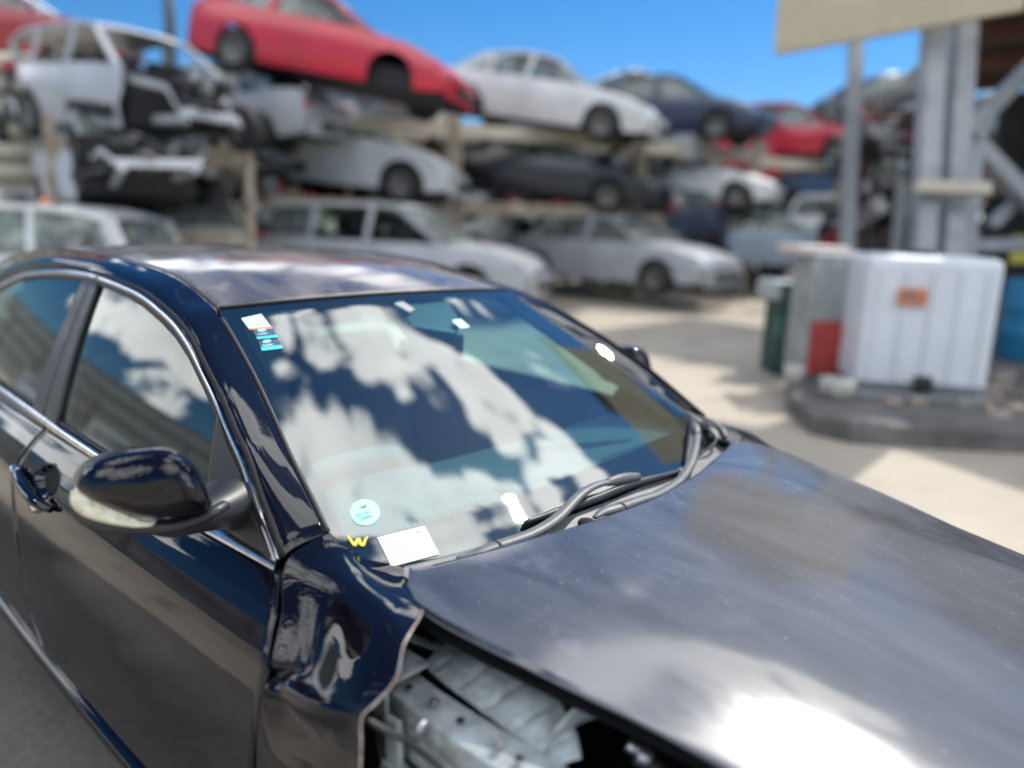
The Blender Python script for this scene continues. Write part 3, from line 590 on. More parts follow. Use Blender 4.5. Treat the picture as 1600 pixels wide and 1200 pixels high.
# --- scrap parts crammed between and under the stacked cars
SCR = [mat('scrap_dark', (.03, .03, .033), rough=.6, var=.5), mat('scrap_pale', (.42, .43, .43), rough=.5, var=.4), mat('scrap_rust', (.17, .075, .04), rough=.85, var=.5), mat('scrap_red', (.34, .02, .03), rough=.4, var=.3), mat('scrap_grey', (.16, .165, .17), rough=.6, var=.4), mat('scrap_tan', (.36, .31, .20), rough=.7, var=.3)]
def scrap(label, pxa, pxb, da, db, z0, z1, n, seed):
    R = np.random.default_rng(seed); V = []; F = []; MI = []
    for k in range(n):
        t = R.random(); p = at(pxa + (pxb - pxa) * t, 300, da + (db - da) * t) + FWD * R.uniform(.1, 1.9); c = A3(p[0], p[1], R.uniform(z0, z1))
        r = Matrix.Rotation(R.uniform(0, 6), 3, 'Z') @ Matrix.Rotation(R.uniform(-.7, .7), 3, 'X') @ Matrix.Rotation(R.uniform(-.6, .6), 3, 'Y'); R9 = np.array([list(q) for q in r]); mi = int(R.choice(6, p=[.36, .16, .14, .06, .2, .08]))
        if R.random() < .55:      # bent panel
            w, h = R.uniform(.25, .7), R.uniform(.15, .4); m = 6; o = len(V); cu = R.uniform(-.25, .25)
            for j in range(m + 1):
                for i in range(m + 1): u_, v_ = i / m - .5, j / m - .5; V.append(tuple(R9 @ A3(u_ * w, v_ * h, cu * (u_ * u_ + v_ * v_) + .03 * math.sin(9 * u_ + seed)) + c))
            for j in range(m):
                for i in range(m): a = o + j * (m + 1) + i; F.append((a, a + 1, a + m + 2, a + m + 1)); MI.append(mi)
        elif R.random() < .5:     # wheel or drum
            rr = R.uniform(.12, .30); w = R.uniform(.08, .2); o = len(V); m = 16
            for sd in (-1, 1):
                for i in range(m): th = 2 * math.pi * i / m; V.append(tuple(R9 @ A3(rr * math.cos(th), sd * w / 2, rr * math.sin(th)) + c))
            for i in range(m): F.append((o + i, o + (i + 1) % m, o + m + (i + 1) % m, o + m + i)); MI.append(0)
            F.append(tuple(range(o, o + m))[::-1]); MI.append(mi); F.append(tuple(range(o + m, o + 2 * m))); MI.append(mi)
        else:                     # block, bumper bar
            s = A3(R.uniform(.1, .6), R.uniform(.04, .15), R.uniform(.04, .2)); o = len(V)
            for q in ((-1, -1, -1), (1, -1, -1), (1, 1, -1), (-1, 1, -1), (-1, -1, 1), (1, -1, 1), (1, 1, 1), (-1, 1, 1)): V.append(tuple(R9 @ (A3(*q) * s) + c))
            for f in ((3, 2, 1, 0), (4, 5, 6, 7), (0, 1, 5, 4), (1, 2, 6, 5), (2, 3, 7, 6), (3, 0, 4, 7)): F.append(tuple(o + i for i in f)); MI.append(mi)
    me = bpy.data.meshes.new('scrap_parts'); me.from_pydata(V, [], F); me.update(); [me.materials.append(q) for q in SCR]; me.polygons.foreach_set('material_index', MI)
    o = bpy.data.objects.new('scrap_parts', me); COL.objects.link(o); tag(o, label, 'scrap', kind='stuff')
scrap('bent panels, wheels and engine parts heaped on the floor under the left stacks', 90, 400, 10.8, 12.6, .1, 1.15, 160, 1)
scrap('dark scrap parts crammed around the two silver wrecks at left', 80, 400, 10.9, 12.5, 1.25, 2.4, 150, 2)
scrap('scrap parts on the rack deck beneath the red coupe', 400, 700, 13.8, 15, 2.6, 3.1, 90, 3)
scrap('scrap parts behind the white hatchback on the middle deck', 400, 700, 14.6, 15.6, 1.9, 2.6, 90, 4)
scrap('scrap parts heaped behind the silver cars on the floor', 420, 1000, 15.5, 19, .2, 1.7, 260, 5)
scrap('scrap parts around the dark wreck on the middle deck', 700, 990, 15.6, 17, 1.95, 3.0, 150, 6)
scrap('scrap parts around the white coupe on the middle deck', 985, 1340, 17.6, 21, 1.9, 2.9, 170, 7)
scrap('scrap parts piled at the right end of the racks', 1150, 1420, 19, 22, .2, 1.7, 170, 8)
scrap('scrap parts stacked high behind the canopy posts', 1330, 1600, 15, 16, .6, 4.3, 260, 9)
# --- ribbed beige container at the left edge
ct = empty('ribbed_container', 'beige container wall with broad horizontal ribs at the left edge', 'container')
a = at(-420, 300, 11.8); b = at(92, 300, 11.8); t = (b - a); t[2] = 0; t /= np.linalg.norm(t); nb = A3(-t[1], t[0], 0)
a[2] = b[2] = 0
z0 = at(90, 290, 11.8)[2]; z1 = at(90, 92, 11.8)[2]
mb = MB(); mb.beam(tuple(a + nb * 1.2 + A3(0, 0, (z0 + z1) / 2)), tuple(b + nb * 1.2 + A3(0, 0, (z0 + z1) / 2)), 2.3, z1 - z0 - .02, up=(0, 0, 1)); mb.build('container_body', BEIGE, ct)
for k in range(6):
    z = z0 + (k + .5) * (z1 - z0) / 6; V, F = tube([tuple(a + A3(0, 0, z)), tuple(b + A3(0, 0, z))], (z1 - z0) / 13, 10, 4); mesh('rib', V, F, BEIGE, ct)
for k in (0.1, .9):
    q = a * (1 - k) + b * k; mb = MB(); mb.beam((q[0] + nb[0] * .6, q[1] + nb[1] * .6, 0), (q[0] + nb[0] * .6, q[1] + nb[1] * .6, z0), .2, .2, up=(1, 0, 0)); mb.build('support_leg', STEEL, ct)
# --- tall thin poles against the sky
for i, (px, d, top, rr2, lab) in enumerate(((28, 26, -60, .10, 'dark pole against the sky at the far left'), (75, 27, -40, .13, 'thicker dark pole second from the left edge'), (275, 22, -30, .17, 'dark upright mast left of the red coupe'))):
    p = at(px, 200, d); q = at(px, top, d); mb = MB(); mb.tube([(p[0], p[1], 0), (p[0], p[1], 3), (p[0], p[1], float(q[2]))], [rr2, rr2, rr2 * .8], 10, 6)
    tag(mb.build('steel_pole', mat('dark_pole_steel', (.05, .05, .055), rough=.6) if i == 0 else bpy.data.materials['dark_pole_steel'], smooth=True), lab, 'pole', 'poles against the sky')

# --- fuelling bay at the right: platform, tank, posts, canopy
CONC = mat('stained_concrete', (.16, .15, .14), rough=.85, var=.45, vscale=3, bump=.003, bscale=20)
poly = [(-2.45, 8.2), (-2.15, 6.9), (-1.85, 5.9), (-1.45, 5.0), (-1.02, 4.42), (-.70, 4.36), (-.30, 4.62), (.35, 5.12), (1.6, 6.1), (3.6, 7.6), (3.6, 13), (-1.0, 13)]
V = [(x, y, .0) for x, y in poly] + [(x, y, .15) for x, y in poly] + [(x * .985 + .0, y + .06, .17) for x, y in poly]; n = len(poly)
F = [(i, (i + 1) % n, n + (i + 1) % n, n + i) for i in range(n)] + [(n + i, n + (i + 1) % n, 2 * n + (i + 1) % n, 2 * n + i) for i in range(n)] + [tuple(range(2 * n, 3 * n))]
tag(mesh('concrete_platform', V, F, CONC, smooth=False), 'low stained concrete platform carrying the white tank', 'platform', kind='structure')
# tank
tk = empty('white_tank', 'large white square plastic tank with an orange label standing on the platform', 'tank')
a = at(1338, 585, 6.55); b = at(1546, 592, 6.35); u_ = b - a; u_[2] = 0; wdt = float(np.linalg.norm(u_)); u_ /= wdt; v_ = A3(-u_[1], u_[0], 0)
TB = .235; TT = float(at(1445, 400, 6.45)[2])
rot = np.stack([u_, v_, A3(0, 0, 1)], 1); o_ = (a[0], a[1], 0)
WT_ = mat('white_tank_plastic', (.66, .69, .72), rough=.45, var=.10, vscale=2)
mb = MB(); mb.box((0, 0, TB), (wdt, .9, TT), rot=rot, c=o_); mb.build('tank_body', WT_, tk, bevel=.07, seg=4)
for k in range(5): mb = MB(); x = (k + .5) * wdt / 5; mb.box((x - .018, -.022, TB + .08), (x + .018, .0, TT - .1), rot=rot, c=o_); mb.build('cage_bar', WT_, tk, bevel=.008)
mb = MB(); mb.box((.24, -.036, TT - .40), (.46, -.026, TT - .26), rot=rot, c=o_); mb.build('orange_label', mat('orange_label', (.62, .19, .09), rough=.5), tk)
mb = MB(); mb.box((.26, -.040, TT - .355), (.44, -.037, TT - .335), rot=rot, c=o_); mb.build('label_print', M['darkink'], tk)
mb = MB(); mb.box((.26, -.040, TT - .315), (.38, -.037, TT - .295), rot=rot, c=o_); mb.build('label_print', M['darkink'], tk)
mb = MB(); mb.box((wdt * .5 - .07, -.10, TB + .03), (wdt * .5 + .07, .0, TB + .15), rot=rot, c=o_); mb.build('outlet_valve', M['blackplastic'], tk, bevel=.02)
for zz_ in (TB + .06,): mb = MB(); mb.box((-.012, -.030, zz_), (wdt + .012, -.004, zz_ + .03), rot=rot, c=o_); mb.build('cage_hoop', GALV, tk, bevel=.005)
mb = MB(); mb.box((-.02, -.04, .17), (wdt + .02, .94, .23), rot=rot, c=o_); mb.build('tank_pallet', GALV, tk, bevel=.01)
mb = MB(); mb.lathe([(0, .04), (.09, .04), (.10, 0)], 20, (0, 0, 0), 'z'); mb.V = [np.array(v) + A3(*o_) + u_ * wdt * .5 + v_ * .45 + A3(0, 0, TT) for v in mb.V]; mb.build('tank_lid', M['blackplastic'], tk, smooth=True)
# fuel cabinet
def boxat(name, px0, px1, pyb, pyt, d, dep, m, parent=None, bevel=.02, yaw=0.0, z0=None):
    a = at(px0, pyb, d); b = at(px1, pyb, d); t_ = at((px0 + px1) / 2, pyt, d); u2 = b - a; u2[2] = 0; w2 = float(np.linalg.norm(u2)); u2 /= w2
    c_, s_ = math.cos(yaw), math.sin(yaw); u2 = A3(u2[0] * c_ - u2[1] * s_, u2[0] * s_ + u2[1] * c_, 0); v2 = A3(-u2[1], u2[0], 0)
    zb = float((a[2] + b[2]) / 2) if z0 is None else z0
    mb = MB(); mb.box((0, 0, zb), (w2, dep, float(t_[2])), rot=np.stack([u2, v2, A3(0, 0, 1)], 1), c=(a[0], a[1], 0)); return mb.build(name, m, parent, bevel=bevel)
fc = empty('fuel_cabinet', 'tall grey dispenser cabinet with a red lower panel left of the white tank', 'cabinet')
boxat('cabinet_body', 1255, 1325, 575, 395, 7.3, .55, mat('grey_cabinet_paint', (.34, .36, .35), rough=.5, var=.3, vscale=5), fc, z0=.17)
boxat('red_panel', 1262, 1322, 572, 500, 7.26, .03, mat('faded_red_panel', (.48, .06, .05), rough=.5, var=.4, vscale=12), fc, .005, z0=.22)
boxat('display_panel', 1266, 1316, 470, 415, 7.26, .03, mat('dull_display', (.20, .23, .23), rough=.3), fc, .005)
boxat('top_hood', 1250, 1330, 400, 385, 7.25, .65, mat('pale_hood', (.55, .48, .44), rough=.5), fc)
V, F = tube([place(1322, 430, 7.2), place(1336, 480, 7.1), place(1332, 540, 7.1), place(1318, 560, 7.15)], .02, 8, 24); mesh('hose', V, F, M['rubber'], fc)
bn = empty('green_bin', 'dark green bin with a pale lid left of the grey cabinet', 'bin')
boxat('bin_body', 1212, 1252, 550, 440, 8.2, .5, mat('dark_green_plastic', (.012, .05, .042), rough=.5), bn, .03, z0=.0)
boxat('bin_lid', 1206, 1250, 470, 440, 8.1, .55, mat('pale_grey_lid', (.40, .43, .43), rough=.5), bn, .03)
boxat('bin_badge', 1214, 1240, 525, 495, 8.17, .03, mat('teal_badge', (.10, .28, .27), rough=.5), bn, .005)
for i, (px, py, d, r_, lab) in enumerate(((1243, 568, 7.0, .10, 'small white bucket at the platform end'), (1300, 592, 6.5, .10, 'white bucket in front of the red cabinet panel'), (1318, 586, 6.35, .11, 'pale sack slumped beside the white tank'))):
    p = at(px, py, d); mb = MB(); mb.lathe([(0, r_ * 1.7), (r_ * .9, r_ * 1.65), (r_, r_ * 1.6), (r_ * .8, 0), (0, 0)], 20, (p[0], p[1], .17), 'z'); tag(mb.build('bucket' if i < 2 else 'sack', mat('dirty_white_plastic', (.5, .49, .44), rough=.6, var=.3) if i == 0 else bpy.data.materials['dirty_white_plastic'], smooth=True), lab, 'bucket' if i < 2 else 'sack')
dr = empty('blue_drum', 'blue plastic drum at the right edge beyond the white tank', 'drum')
p = at(1602, 545, 8.8); mb = MB(); mb.lathe([(0, .92), (.28, .92), (.30, .88), (.30, .62), (.31, .60), (.30, .58), (.30, .34), (.31, .32), (.30, .30), (.30, .04), (.28, 0), (0, 0)], 32, (p[0], p[1], .17), 'z'); mb.build('drum_body', mat('blue_drum_plastic', (.02, .19, .36), rough=.4), dr, smooth=True)
mb = MB(); mb.lathe([(0, .03), (.04, .03), (.045, 0)], 12, (p[0] + .15, p[1], 1.09), 'z'); mb.build('drum_bung', M['blackplastic'], dr, smooth=True)
tag(boxat('yellow_sign', 1578, 1625, 412, 368, 9.6, .03, mat('yellow_panel', (.62, .55, .08), rough=.5), None, .004), 'small yellow green panel above the blue drum', 'sign')
# canopy: twin posts, thin posts, braces, beige fascia, dark roof
cn = empty('steel_canopy', 'steel canopy on twin grey posts with a beige fascia board above the tank', 'canopy')
def postpx(nm, px0, py0, px1, py1, d, w, m=GALV, zb=.17):
    a = at(px0, py0, d); b = at(px1, py1, d); tdir = b - a; k0 = (zb - a[2]) / tdir[2] if zb is not None else 0; a2 = a + tdir * k0; mb = MB(); mb.beam(a2, b, w, w, up=FWD); return mb.build(nm, m, cn, bevel=.01)
postpx('post', 1440, 390, 1466, -60, 7.6, .19); postpx('post', 1485, 390, 1512, -60, 7.7, .20)
postpx('thin_post', 1512, 390, 1524, 225, 7.9, .12); postpx('thin_post', 1322, 400, 1338, 60, 9.4, .15)
postpx('thin_post', 1400, 395, 1410, 290, 10.4, .12)
postpx('brace', 1512, 205, 1625, 90, 8.0, .16, zb=None); postpx('brace', 1522, 222, 1640, 345, 8.0, .16, zb=None); postpx('brace', 1548, 352, 1640, 270, 8.2, .12, zb=None)
postpx('brace', 1318, 160, 1450, 130, 9.6, .14, zb=None); postpx('brace', 1372, 165, 1440, 105, 9.8, .12, zb=None)
postpx('cross_bracket', 1432, 292, 1545, 296, 7.4, .12, BEIGE, zb=None); postpx('cross_bracket', 1515, 385, 1640, 380, 8.4, .14, zb=None)
# fascia: a boxed board that rises to the right
c0 = at(1210, 84, 8.0); c1 = at(1600, 14, 6.9); h_ = A3(0, 0, 1.25); nrm_ = np.cross(c1 - c0, h_); nrm_ /= np.linalg.norm(nrm_)
V = []
for o in (0, .10):
    V += [c0 + nrm_ * -o, c1 + nrm_ * -o, c1 + h_ - nrm_ * o, c0 + h_ + A3(-.05, 0, 0) - nrm_ * o]
fb = mesh('fascia_board', V, [(0, 1, 2, 3), (7, 6, 5, 4), (0, 4, 5, 1), (1, 5, 6, 2), (2, 6, 7, 3), (3, 7, 4, 0)], mat('beige_fascia', (.50, .43, .30), rough=.7, var=.1, vscale=2), cn, smooth=False)
for q in (.47,): mb = MB(); a_ = c0 + (c1 - c0) * q - nrm_ * -.006; mb.beam(tuple(a_ + nrm_ * .002 + A3(0, 0, .02)), tuple(a_ + nrm_ * .002 + h_ * .98), .02, .012, up=FWD); mb.build('fascia_seam', BEIGE, cn)
zr_ = 4.35
RP = [(-1.35, 8.5), (.5, 7.6), (6, 7.3), (6, 15.5), (-3.1, 15.5)]
V = [(x, y, zr_) for x, y in RP] + [(x, y, zr_ + .22) for x, y in RP]; n = len(RP)
mesh('canopy_roof', V, [tuple(range(n))[::-1], tuple(range(n, 2 * n))] + [(i, (i + 1) % n, n + (i + 1) % n, n + i) for i in range(n)], mat('dark_roof_steel', (.045, .045, .05), rough=.7, var=.4), cn, smooth=False)
for y in (9, 11, 13, 15):
    mb = MB(); mb.beam((-2.2 + (y - 9) * -.12, y, zr_ - .13), (6, y, zr_ - .13), .12, .24); mb.build('roof_beam', RUST, cn)
# dark shed beyond the canopy
# added slab above the view, there only to cast shade on the yard
V = [(x, y, z) for z in (8.6, 8.8) for x, y in ((-5.9, 13.6), (-2.9, 13.4), (-3.2, 16.8), (-5.9, 17.4))]
mesh('shade_slab', V, [(3, 2, 1, 0), (4, 5, 6, 7), (0, 1, 5, 4), (1, 2, 6, 5), (2, 3, 7, 6), (3, 0, 4, 7)], bpy.data.materials['dark_roof_steel'], cn, smooth=False)
sh = empty('dark_shed', 'dark open shed beyond the canopy at the right edge', 'shed')
a = at(1545, 300, 12.5); b = at(2300, 300, 12.0)
mb = MB(); mb.beam((a[0], a[1], 1.9), (b[0], b[1], 1.9), .2, 3.8); mb.build('shed_wall', mat('dark_shed_wall', (.03, .028, .028), rough=.8, var=.5, vscale=2), sh)
mb = MB(); mb.beam((a[0], a[1] - .3, 2.35), (b[0], b[1] - .3, 2.35), .3, .35); mb.build('pale_beam', mat('dusty_pink_beam', (.20, .15, .15), rough=.8, var=.3), sh)
# loose debris on the platform and yard
deb = MB(); R3 = np.random.default_rng(5)
for k in range(240):
    x, y = R3.uniform(-1.3, 1.6), R3.uniform(4.7, 7.4)
    if y < 4.9 + .62 * max(0, x + .8) or y < 5.1 - 1.1 * (x + 1.0) * (x < -1): continue
    s = R3.uniform(.02, .10); q = Matrix.Rotation(R3.uniform(0, 3), 3, 'Z') @ Matrix.Rotation(R3.uniform(-.4, .4), 3, 'X')
    deb.box((-s, -s * .6, 0), (s, s * .6, s * R3.uniform(.2, .9)), rot=[list(r) for r in q], c=(x, y, .17))
tag(deb.build('debris', mat('rusty_debris', (.22, .13, .09), rough=.9, base2=(.42, .38, .33), vscale=7)), 'rusty scraps and rubble strewn over the concrete platform', 'debris', kind='stuff')

# ================================================================== behind the camera: corrugated fence and shed that the side glass mirrors
IRON = mat('grey_corrugated_iron', (.42, .43, .41), rough=.45, metal=.2, var=.25, vscale=1.5)
wl_ = empty('corrugated_wall', 'tall grey corrugated iron wall with rails and posts mirrored in the side windows', 'wall')
A_, B_ = A3(-62, -4.0, 0), A3(-22, -24.0, 0); tw = B_ - A_; Lw = np.linalg.norm(tw); tw /= Lw; nw = A3(-tw[1], tw[0], 0)
if nw @ (CAM - A_) < 0: nw = -nw
Lt = int(Lw / .62); HW = 5.7
V = []; F = []
for k in range(Lt * 4 + 1):
    ph = k % 4; off = (0, .0, .20, .20)[ph]; s = (k // 4) * .62 + (0, .24, .33, .53)[ph]
    p = A_ + tw * s + nw * off; V += [tuple(p), (p[0], p[1], HW)]
for k in range(Lt * 4): F.append((2 * k, 2 * k + 2, 2 * k + 3, 2 * k + 1))
mesh('iron_sheeting', V, F, IRON, wl_, smooth=False)
for z, h2 in ((1.7, .14), (3.2, .14), (4.5, .14), (5.66, .10)):
    mb = MB(); mb.beam(tuple(A_ + nw * .18 + A3(0, 0, z)), tuple(B_ + nw * .18 + A3(0, 0, z)), .12, h2); mb.build('rail', mat('dark_rail', (.07, .07, .065), rough=.7) if 'dark_rail' not in bpy.data.materials else bpy.data.materials['dark_rail'], wl_)
for k in range(0, 6):
    p = A_ + tw * (k * 8.2 + 1) + nw * .35; mb = MB(); mb.beam((p[0], p[1], 0), (p[0], p[1], 4.4), .22, .22, up=(1, 0, 0)); q = p + nw * 1.6; mb.beam((q[0], q[1], 0), (p[0], p[1], 4.0), .16, .16, up=(1, 0, 0)); mb.build('post', STEEL, wl_)
# cars parked behind the camera, mirrored in the doors
for i, (x, y, yw, c_, k_, lab) in enumerate(((-9, -9.5, .5, 'black', 'sedan', 'dark sedan parked in front of the corrugated wall, nearest the camera side'), (-16, -7.5, .3, 'white', 'wagon', 'white estate parked before the corrugated wall'),
                                            (-24, -6.5, .2, 'silver', 'sedan', 'silver sedan farther along the corrugated wall'), (-3.0, -13, .8, 'white', 'hatch', 'white hatchback parked behind the photographer'))):
    bg_car(lab, 'car', k_, c_, (x, y, 0), yw, group='cars parked before the corrugated wall', seed=70 + i, name='parked_car')

# ================================================================== the black sedan
car = empty('black_sedan', 'large glossy black sedan with crumpled front fender and faded hood filling the lower half', 'car')
WS_T = A3(-.889, 0, .457); WS_N = A3(.457, 0, .889)
WCR = .045
def wcrown(x, y):
    return WCR * np.clip(1 - (np.asarray(y) / (.672 + .212 * np.minimum(x, 0))) ** 2, 0, 1)
def ws(x, y, off=0.0):
    z = .965 - .514 * (x - .02)
    return A3(x, y, z) + WS_N * (off + float(wcrown(x, y)))
# key curves of the near (driver) side; y is mirrored for the far side
BELT = [(-2.42, -.725, .962), (-1.81, -.750, .968), (-1.173, -.774, .968), (-.75, -.780, .962), (-.28, -.778, .947), (-.005, -.767, .946)]
ARCH = [(-2.50, -.585, 1.215), (-2.369, -.580, 1.252), (-2.212, -.573, 1.290), (-2.026, -.571, 1.324), (-1.719, -.574, 1.353), (-1.441, -.580, 1.364), (-1.281, -.587, 1.363),
        (-1.071, -.597, 1.353), (-.919, -.606, 1.340), (-.765, -.621, 1.314), (-.668, -.632, 1.292), (-.566, -.648, 1.259),
        (-.466, -.668, 1.217), (-.372, -.686, 1.175), (-.279, -.706, 1.125), (-.2, -.721, 1.084), (-.094, -.746, 1.013), (-.005, -.765, .952)]
DITCH = [(-2.75, -.47, 1.325), (-2.3, -.485, 1.385), (-1.9, -.495, 1.412), (-1.39, -.505, 1.416), (-1.144, -.508, 1.404), (-.966, -.510, 1.386), (-.849, -.512, 1.363), (-.742, -.516, 1.333), (-.68, -.526, 1.320)]
WSN = [(-.676, -.527, 1.3205), (-.638, -.540, 1.303), (-.572, -.548, 1.269), (-.434, -.572, 1.199), (-.303, -.601, 1.131), (-.195, -.628, 1.075), (-.093, -.649, 1.023), (-.001, -.669, .976)]
WSC = [(-.001, -.669, .976), (.034, -.664, .958), (.068, -.648, .940), (.097, -.620, .9254), (.118, -.580, .9146)]
WSB = [(.118, -.580), (.137, -.498), (.149, -.408), (.1576, -.286), (.1644, -.19), (.1694, -.082), (.171, .0), (.1710, .10), (.168, .19), (.161, .29), (.151, .39), (.138, .49), (.118, .580)]
def interp_curve(P, x, k):
    P = np.array(P); o = np.argsort(P[:, 0]); return np.interp(x, P[o, 0], P[o, k])
def Yg(x, z):
    h = np.asarray(z) - .95; return .785 - .36 * h - .25 * h * h * (h > 0) - .03 * (np.asarray(x) + .8) ** 2
ZB = np.array([.16, .24, .30, .42, .56, .66, .73, .79, .815, .826, .836, .846, .87, .895, .92, .945])
YB = np.array([.80, .845, .862, .876, .884, .8855, .884, .8795, .877, .8750, .8715, .8655, .853, .836, .815, .790])
def Ys(x, z): return np.interp(z, ZB, YB) - .020 * (np.asarray(x) + .9) ** 2
FL = A3(1, -1, 1)
def mir(P): return [tuple(np.array(p) * FL) for p in P]

def bezel(P, w, h, inward, outn, n=60, hollow=False):
    """a rounded strip of width w and height h on curve P; `inward` and `outn` give its cross directions per point"""
    C = catmull(P, n); prof = [(0, 0), (.02, .55), (.16, .92), (.5, 1.0), (.84, .92), (.98, .55), (1, 0)]
    V = []; F = []; k = len(prof)
    for i in range(n):
        a = np.array(inward(C[i], i / (n - 1))); b = np.array(outn(C[i])); 
        for (s, t_) in prof: V.append(C[i] + a * w * s + b * h * t_)
    for i in range(n - 1):
        for j in range(k - 1): F.append((i * k + j, (i + 1) * k + j, (i + 1) * k + j + 1, i * k + j + 1))
    return V, F
GN = A3(0, -.91, .41)
def g_in(P):
    """inward direction in the glass surface for the arch curve"""
    C = catmull(P, 80)
    T = np.gradient(C, axis=0); T /= np.linalg.norm(T, axis=1, keepdims=True)
    def f(p, t):
        i = int(np.argmin(np.linalg.norm(C - p, axis=1))); a = np.cross(T[i], GN)
        return a if a[2] * 1.0 + 0 < 0 or abs(a[2]) < .2 and a[0] < 0 else (-a if a[2] > .2 else a)
    return f

def sideset(sg, near):
    """panels of one side; sg=-1 near side as measured, +1 mirrored"""
    fy = sg > 0
    def S(name, G, m, parent, **k): return sheet(name, G, m, parent, out=(0, -1, .4), flip_y=fy, **k)
    def Mv(V): return [np.array(v) * (FL if fy else 1) for v in V]
    def put(name, V, F, m, parent, **k): return mesh(name, Mv(V), [f[::-1] for f in F] if fy else F, m, parent, **k)
    # --- roof rail running down into the windscreen pillar
    top = DITCH + WSN[1:]
    n = 90
    a = catmull(top, n); bq = catmull([(-2.80, -.60, 1.13)] + ARCH, n + 0)
    # outer gap to the chrome: lift the lower edge outward by 7 mm
    G = []
    for v in np.linspace(0, 1, 12):
        P = a * (1 - v) + bq * v
        w = math.sin(math.pi * v ** 1.35)
        nn = A3(.08, -.80, .50); P = P + nn * w * np.interp(np.linspace(0, 1, n), [0, .35, .6, 1], [.024, .024, .016, .012])[:, None]
        if v > .93: P = P + A3(.004, 0, .006)
        G.append(P)
    G = np.array(G); G[0] += A3(0, -.004, -.001)
    S('roof_rail', G, M['paint'], car, hem=.012)
    # black seam strips beneath ditch and pillar
    V, F = tube([np.array(p) + A3(0, .002, -.006) for p in DITCH], .007, 8, 60); put('roof_ditch_moulding', V, F, M['rubber'], car)
    V, F = tube([np.array(p) + A3(-.001, .001, -.002) for p in (WSN[1:] )], .0055, 8, 60); put('windshield_edge_seal', V, F, M['rubber'], car)
    V, F = tube([np.array(p) + A3(0.004, 0, .004) for p in ARCH], .006, 8, 100); put('door_edge_seal', V, F, M['gap'], car)
    # --- doors
    fd = empty_part('front_door', car); rd = empty_part('rear_door', car)
    zt = lambda x: interp_curve(BELT, x, 2) - .012
    def skin(cup, x1, edge0, edge1, nx, nz=44):
        """x range as function of z at both ends"""
        zz = np.concatenate([np.linspace(.285, .77, 18), np.linspace(.78, .895, 52), np.linspace(.90, .945, 8)])
        G = np.zeros((len(zz), nx + (70 if cup else 0), 3))
        for j, z in enumerate(zz):
            uu = np.sort(np.concatenate([np.linspace(0, 1, nx), np.linspace(.09, .32, 70)])) if cup else np.linspace(0, 1, nx)
            xs = edge0(z) + (edge1(z) - edge0(z)) * uu
            ztop = zt(xs); zr = z if z < .86 else None
            zv = np.where(z > .86, .86 + (z - .86) * (ztop - .86) / (.945 - .86), z)
            G[j, :, 0] = xs; G[j, :, 2] = zv; G[j, :, 1] = -Ys(xs, zv)
            if cup:
                q = np.sqrt(((xs + 1.005) / .090) ** 2 + ((zv - .857) / .040) ** 2); t_ = np.clip((1.04 - q) / .62, 0, 1); G[j, :, 1] += .032 * t_ * t_ * (3 - 2 * t_)
        return G
    e_front = lambda z: np.interp(z, [.28, .609, .739, .808, .894, .934, .95], [.035, .048, .078, .098, .066, .030, .012])
    e_mid = lambda z: np.interp(z, [.28, .31, .41, .616, .842, .96], [-1.13, -1.19, -1.236, -1.236, -1.232, -1.20])
    S('door_skin', skin(True, 0, lambda z: e_mid(z) + .003, e_front, 60), M['paint'], fd, hem=.014)
    e_rear = lambda z: np.interp(z, [.28, .45, .6, .75, .96], [-1.72, -1.83, -2.02, -2.22, -2.40])
    S('door_skin', skin(False, 0, e_rear, lambda z: e_mid(z) - .003, 50), M['paint'], rd, hem=.014)
    # dark structure behind the gaps
    xs = np.linspace(-2.3, .05, 30); zz = np.linspace(.2, .93, 14)
    G = np.array([[(x, -(Ys(x, z) - .018), z) for x in xs] for z in zz]); S('door_aperture', G, M['gap'], car)
    # --- belt moulding
    inn = lambda p, t: A3(0, -.50, -.86)
    for (nm, q0, q1, par) in (('belt_chrome', -1.215, -.004, fd), ('belt_chrome', -2.42, -1.222, rd)):
        P = [(x, interp_curve(BELT, x, 1) - 0, interp_curve(BELT, x, 2)) for x in np.linspace(q0, q1, 14)]
        V, F = bezel(P, .022, .009, inn, lambda p: A3(0, -.86, .50), 40); put(nm, V, F, M['chrome'], par)
    # --- arch chrome + rubber
    fin = g_in(ARCH)
    i0 = 6
    def sub(P, lo, hi, n): C = catmull(P, 200); C = C[(C[:, 0] >= lo) & (C[:, 0] <= hi)]; return catmull(C, n)
    for (lo, hi, par) in ((-1.275, 0, fd), (-2.50, -1.282, rd)):
        C = sub(ARCH, lo, hi, 24)
        V, F = bezel(C, .017, .008, fin, lambda p: GN, 70); put('window_chrome', V, F, M['chrome'], par)
        C2 = np.array([c + fin(c, 0) * .0165 - GN * .001 for c in C])
        V, F = bezel(C2, .014, .003, fin, lambda p: GN, 70); put('window_rubber', V, F, M['rubber'], par)
    # --- glass
    def gsheet(x0b, x0t, x1b, x1t, off, nx=40, nz=20, inset=.030):
        G = np.zeros((nz, nx, 3))
        for j, v in enumerate(np.linspace(0, 1, nz)):
            xs = np.linspace(x0b + (x0t - x0b) * v, x1b + (x1t - x1b) * v, nx)
            zb = interp_curve(BELT, xs, 2) - .01; ztp = interp_curve(ARCH, xs, 2) - inset
            zz = zb + (ztp - zb) * v
            G[j] = np.stack([xs, -(Yg(xs, zz) - off), zz], 1)
        return G
    # front glass: its front end follows the arch down to the sail
    xs = np.linspace(-1.30, -.30, 50); G = np.zeros((22, 50, 3))
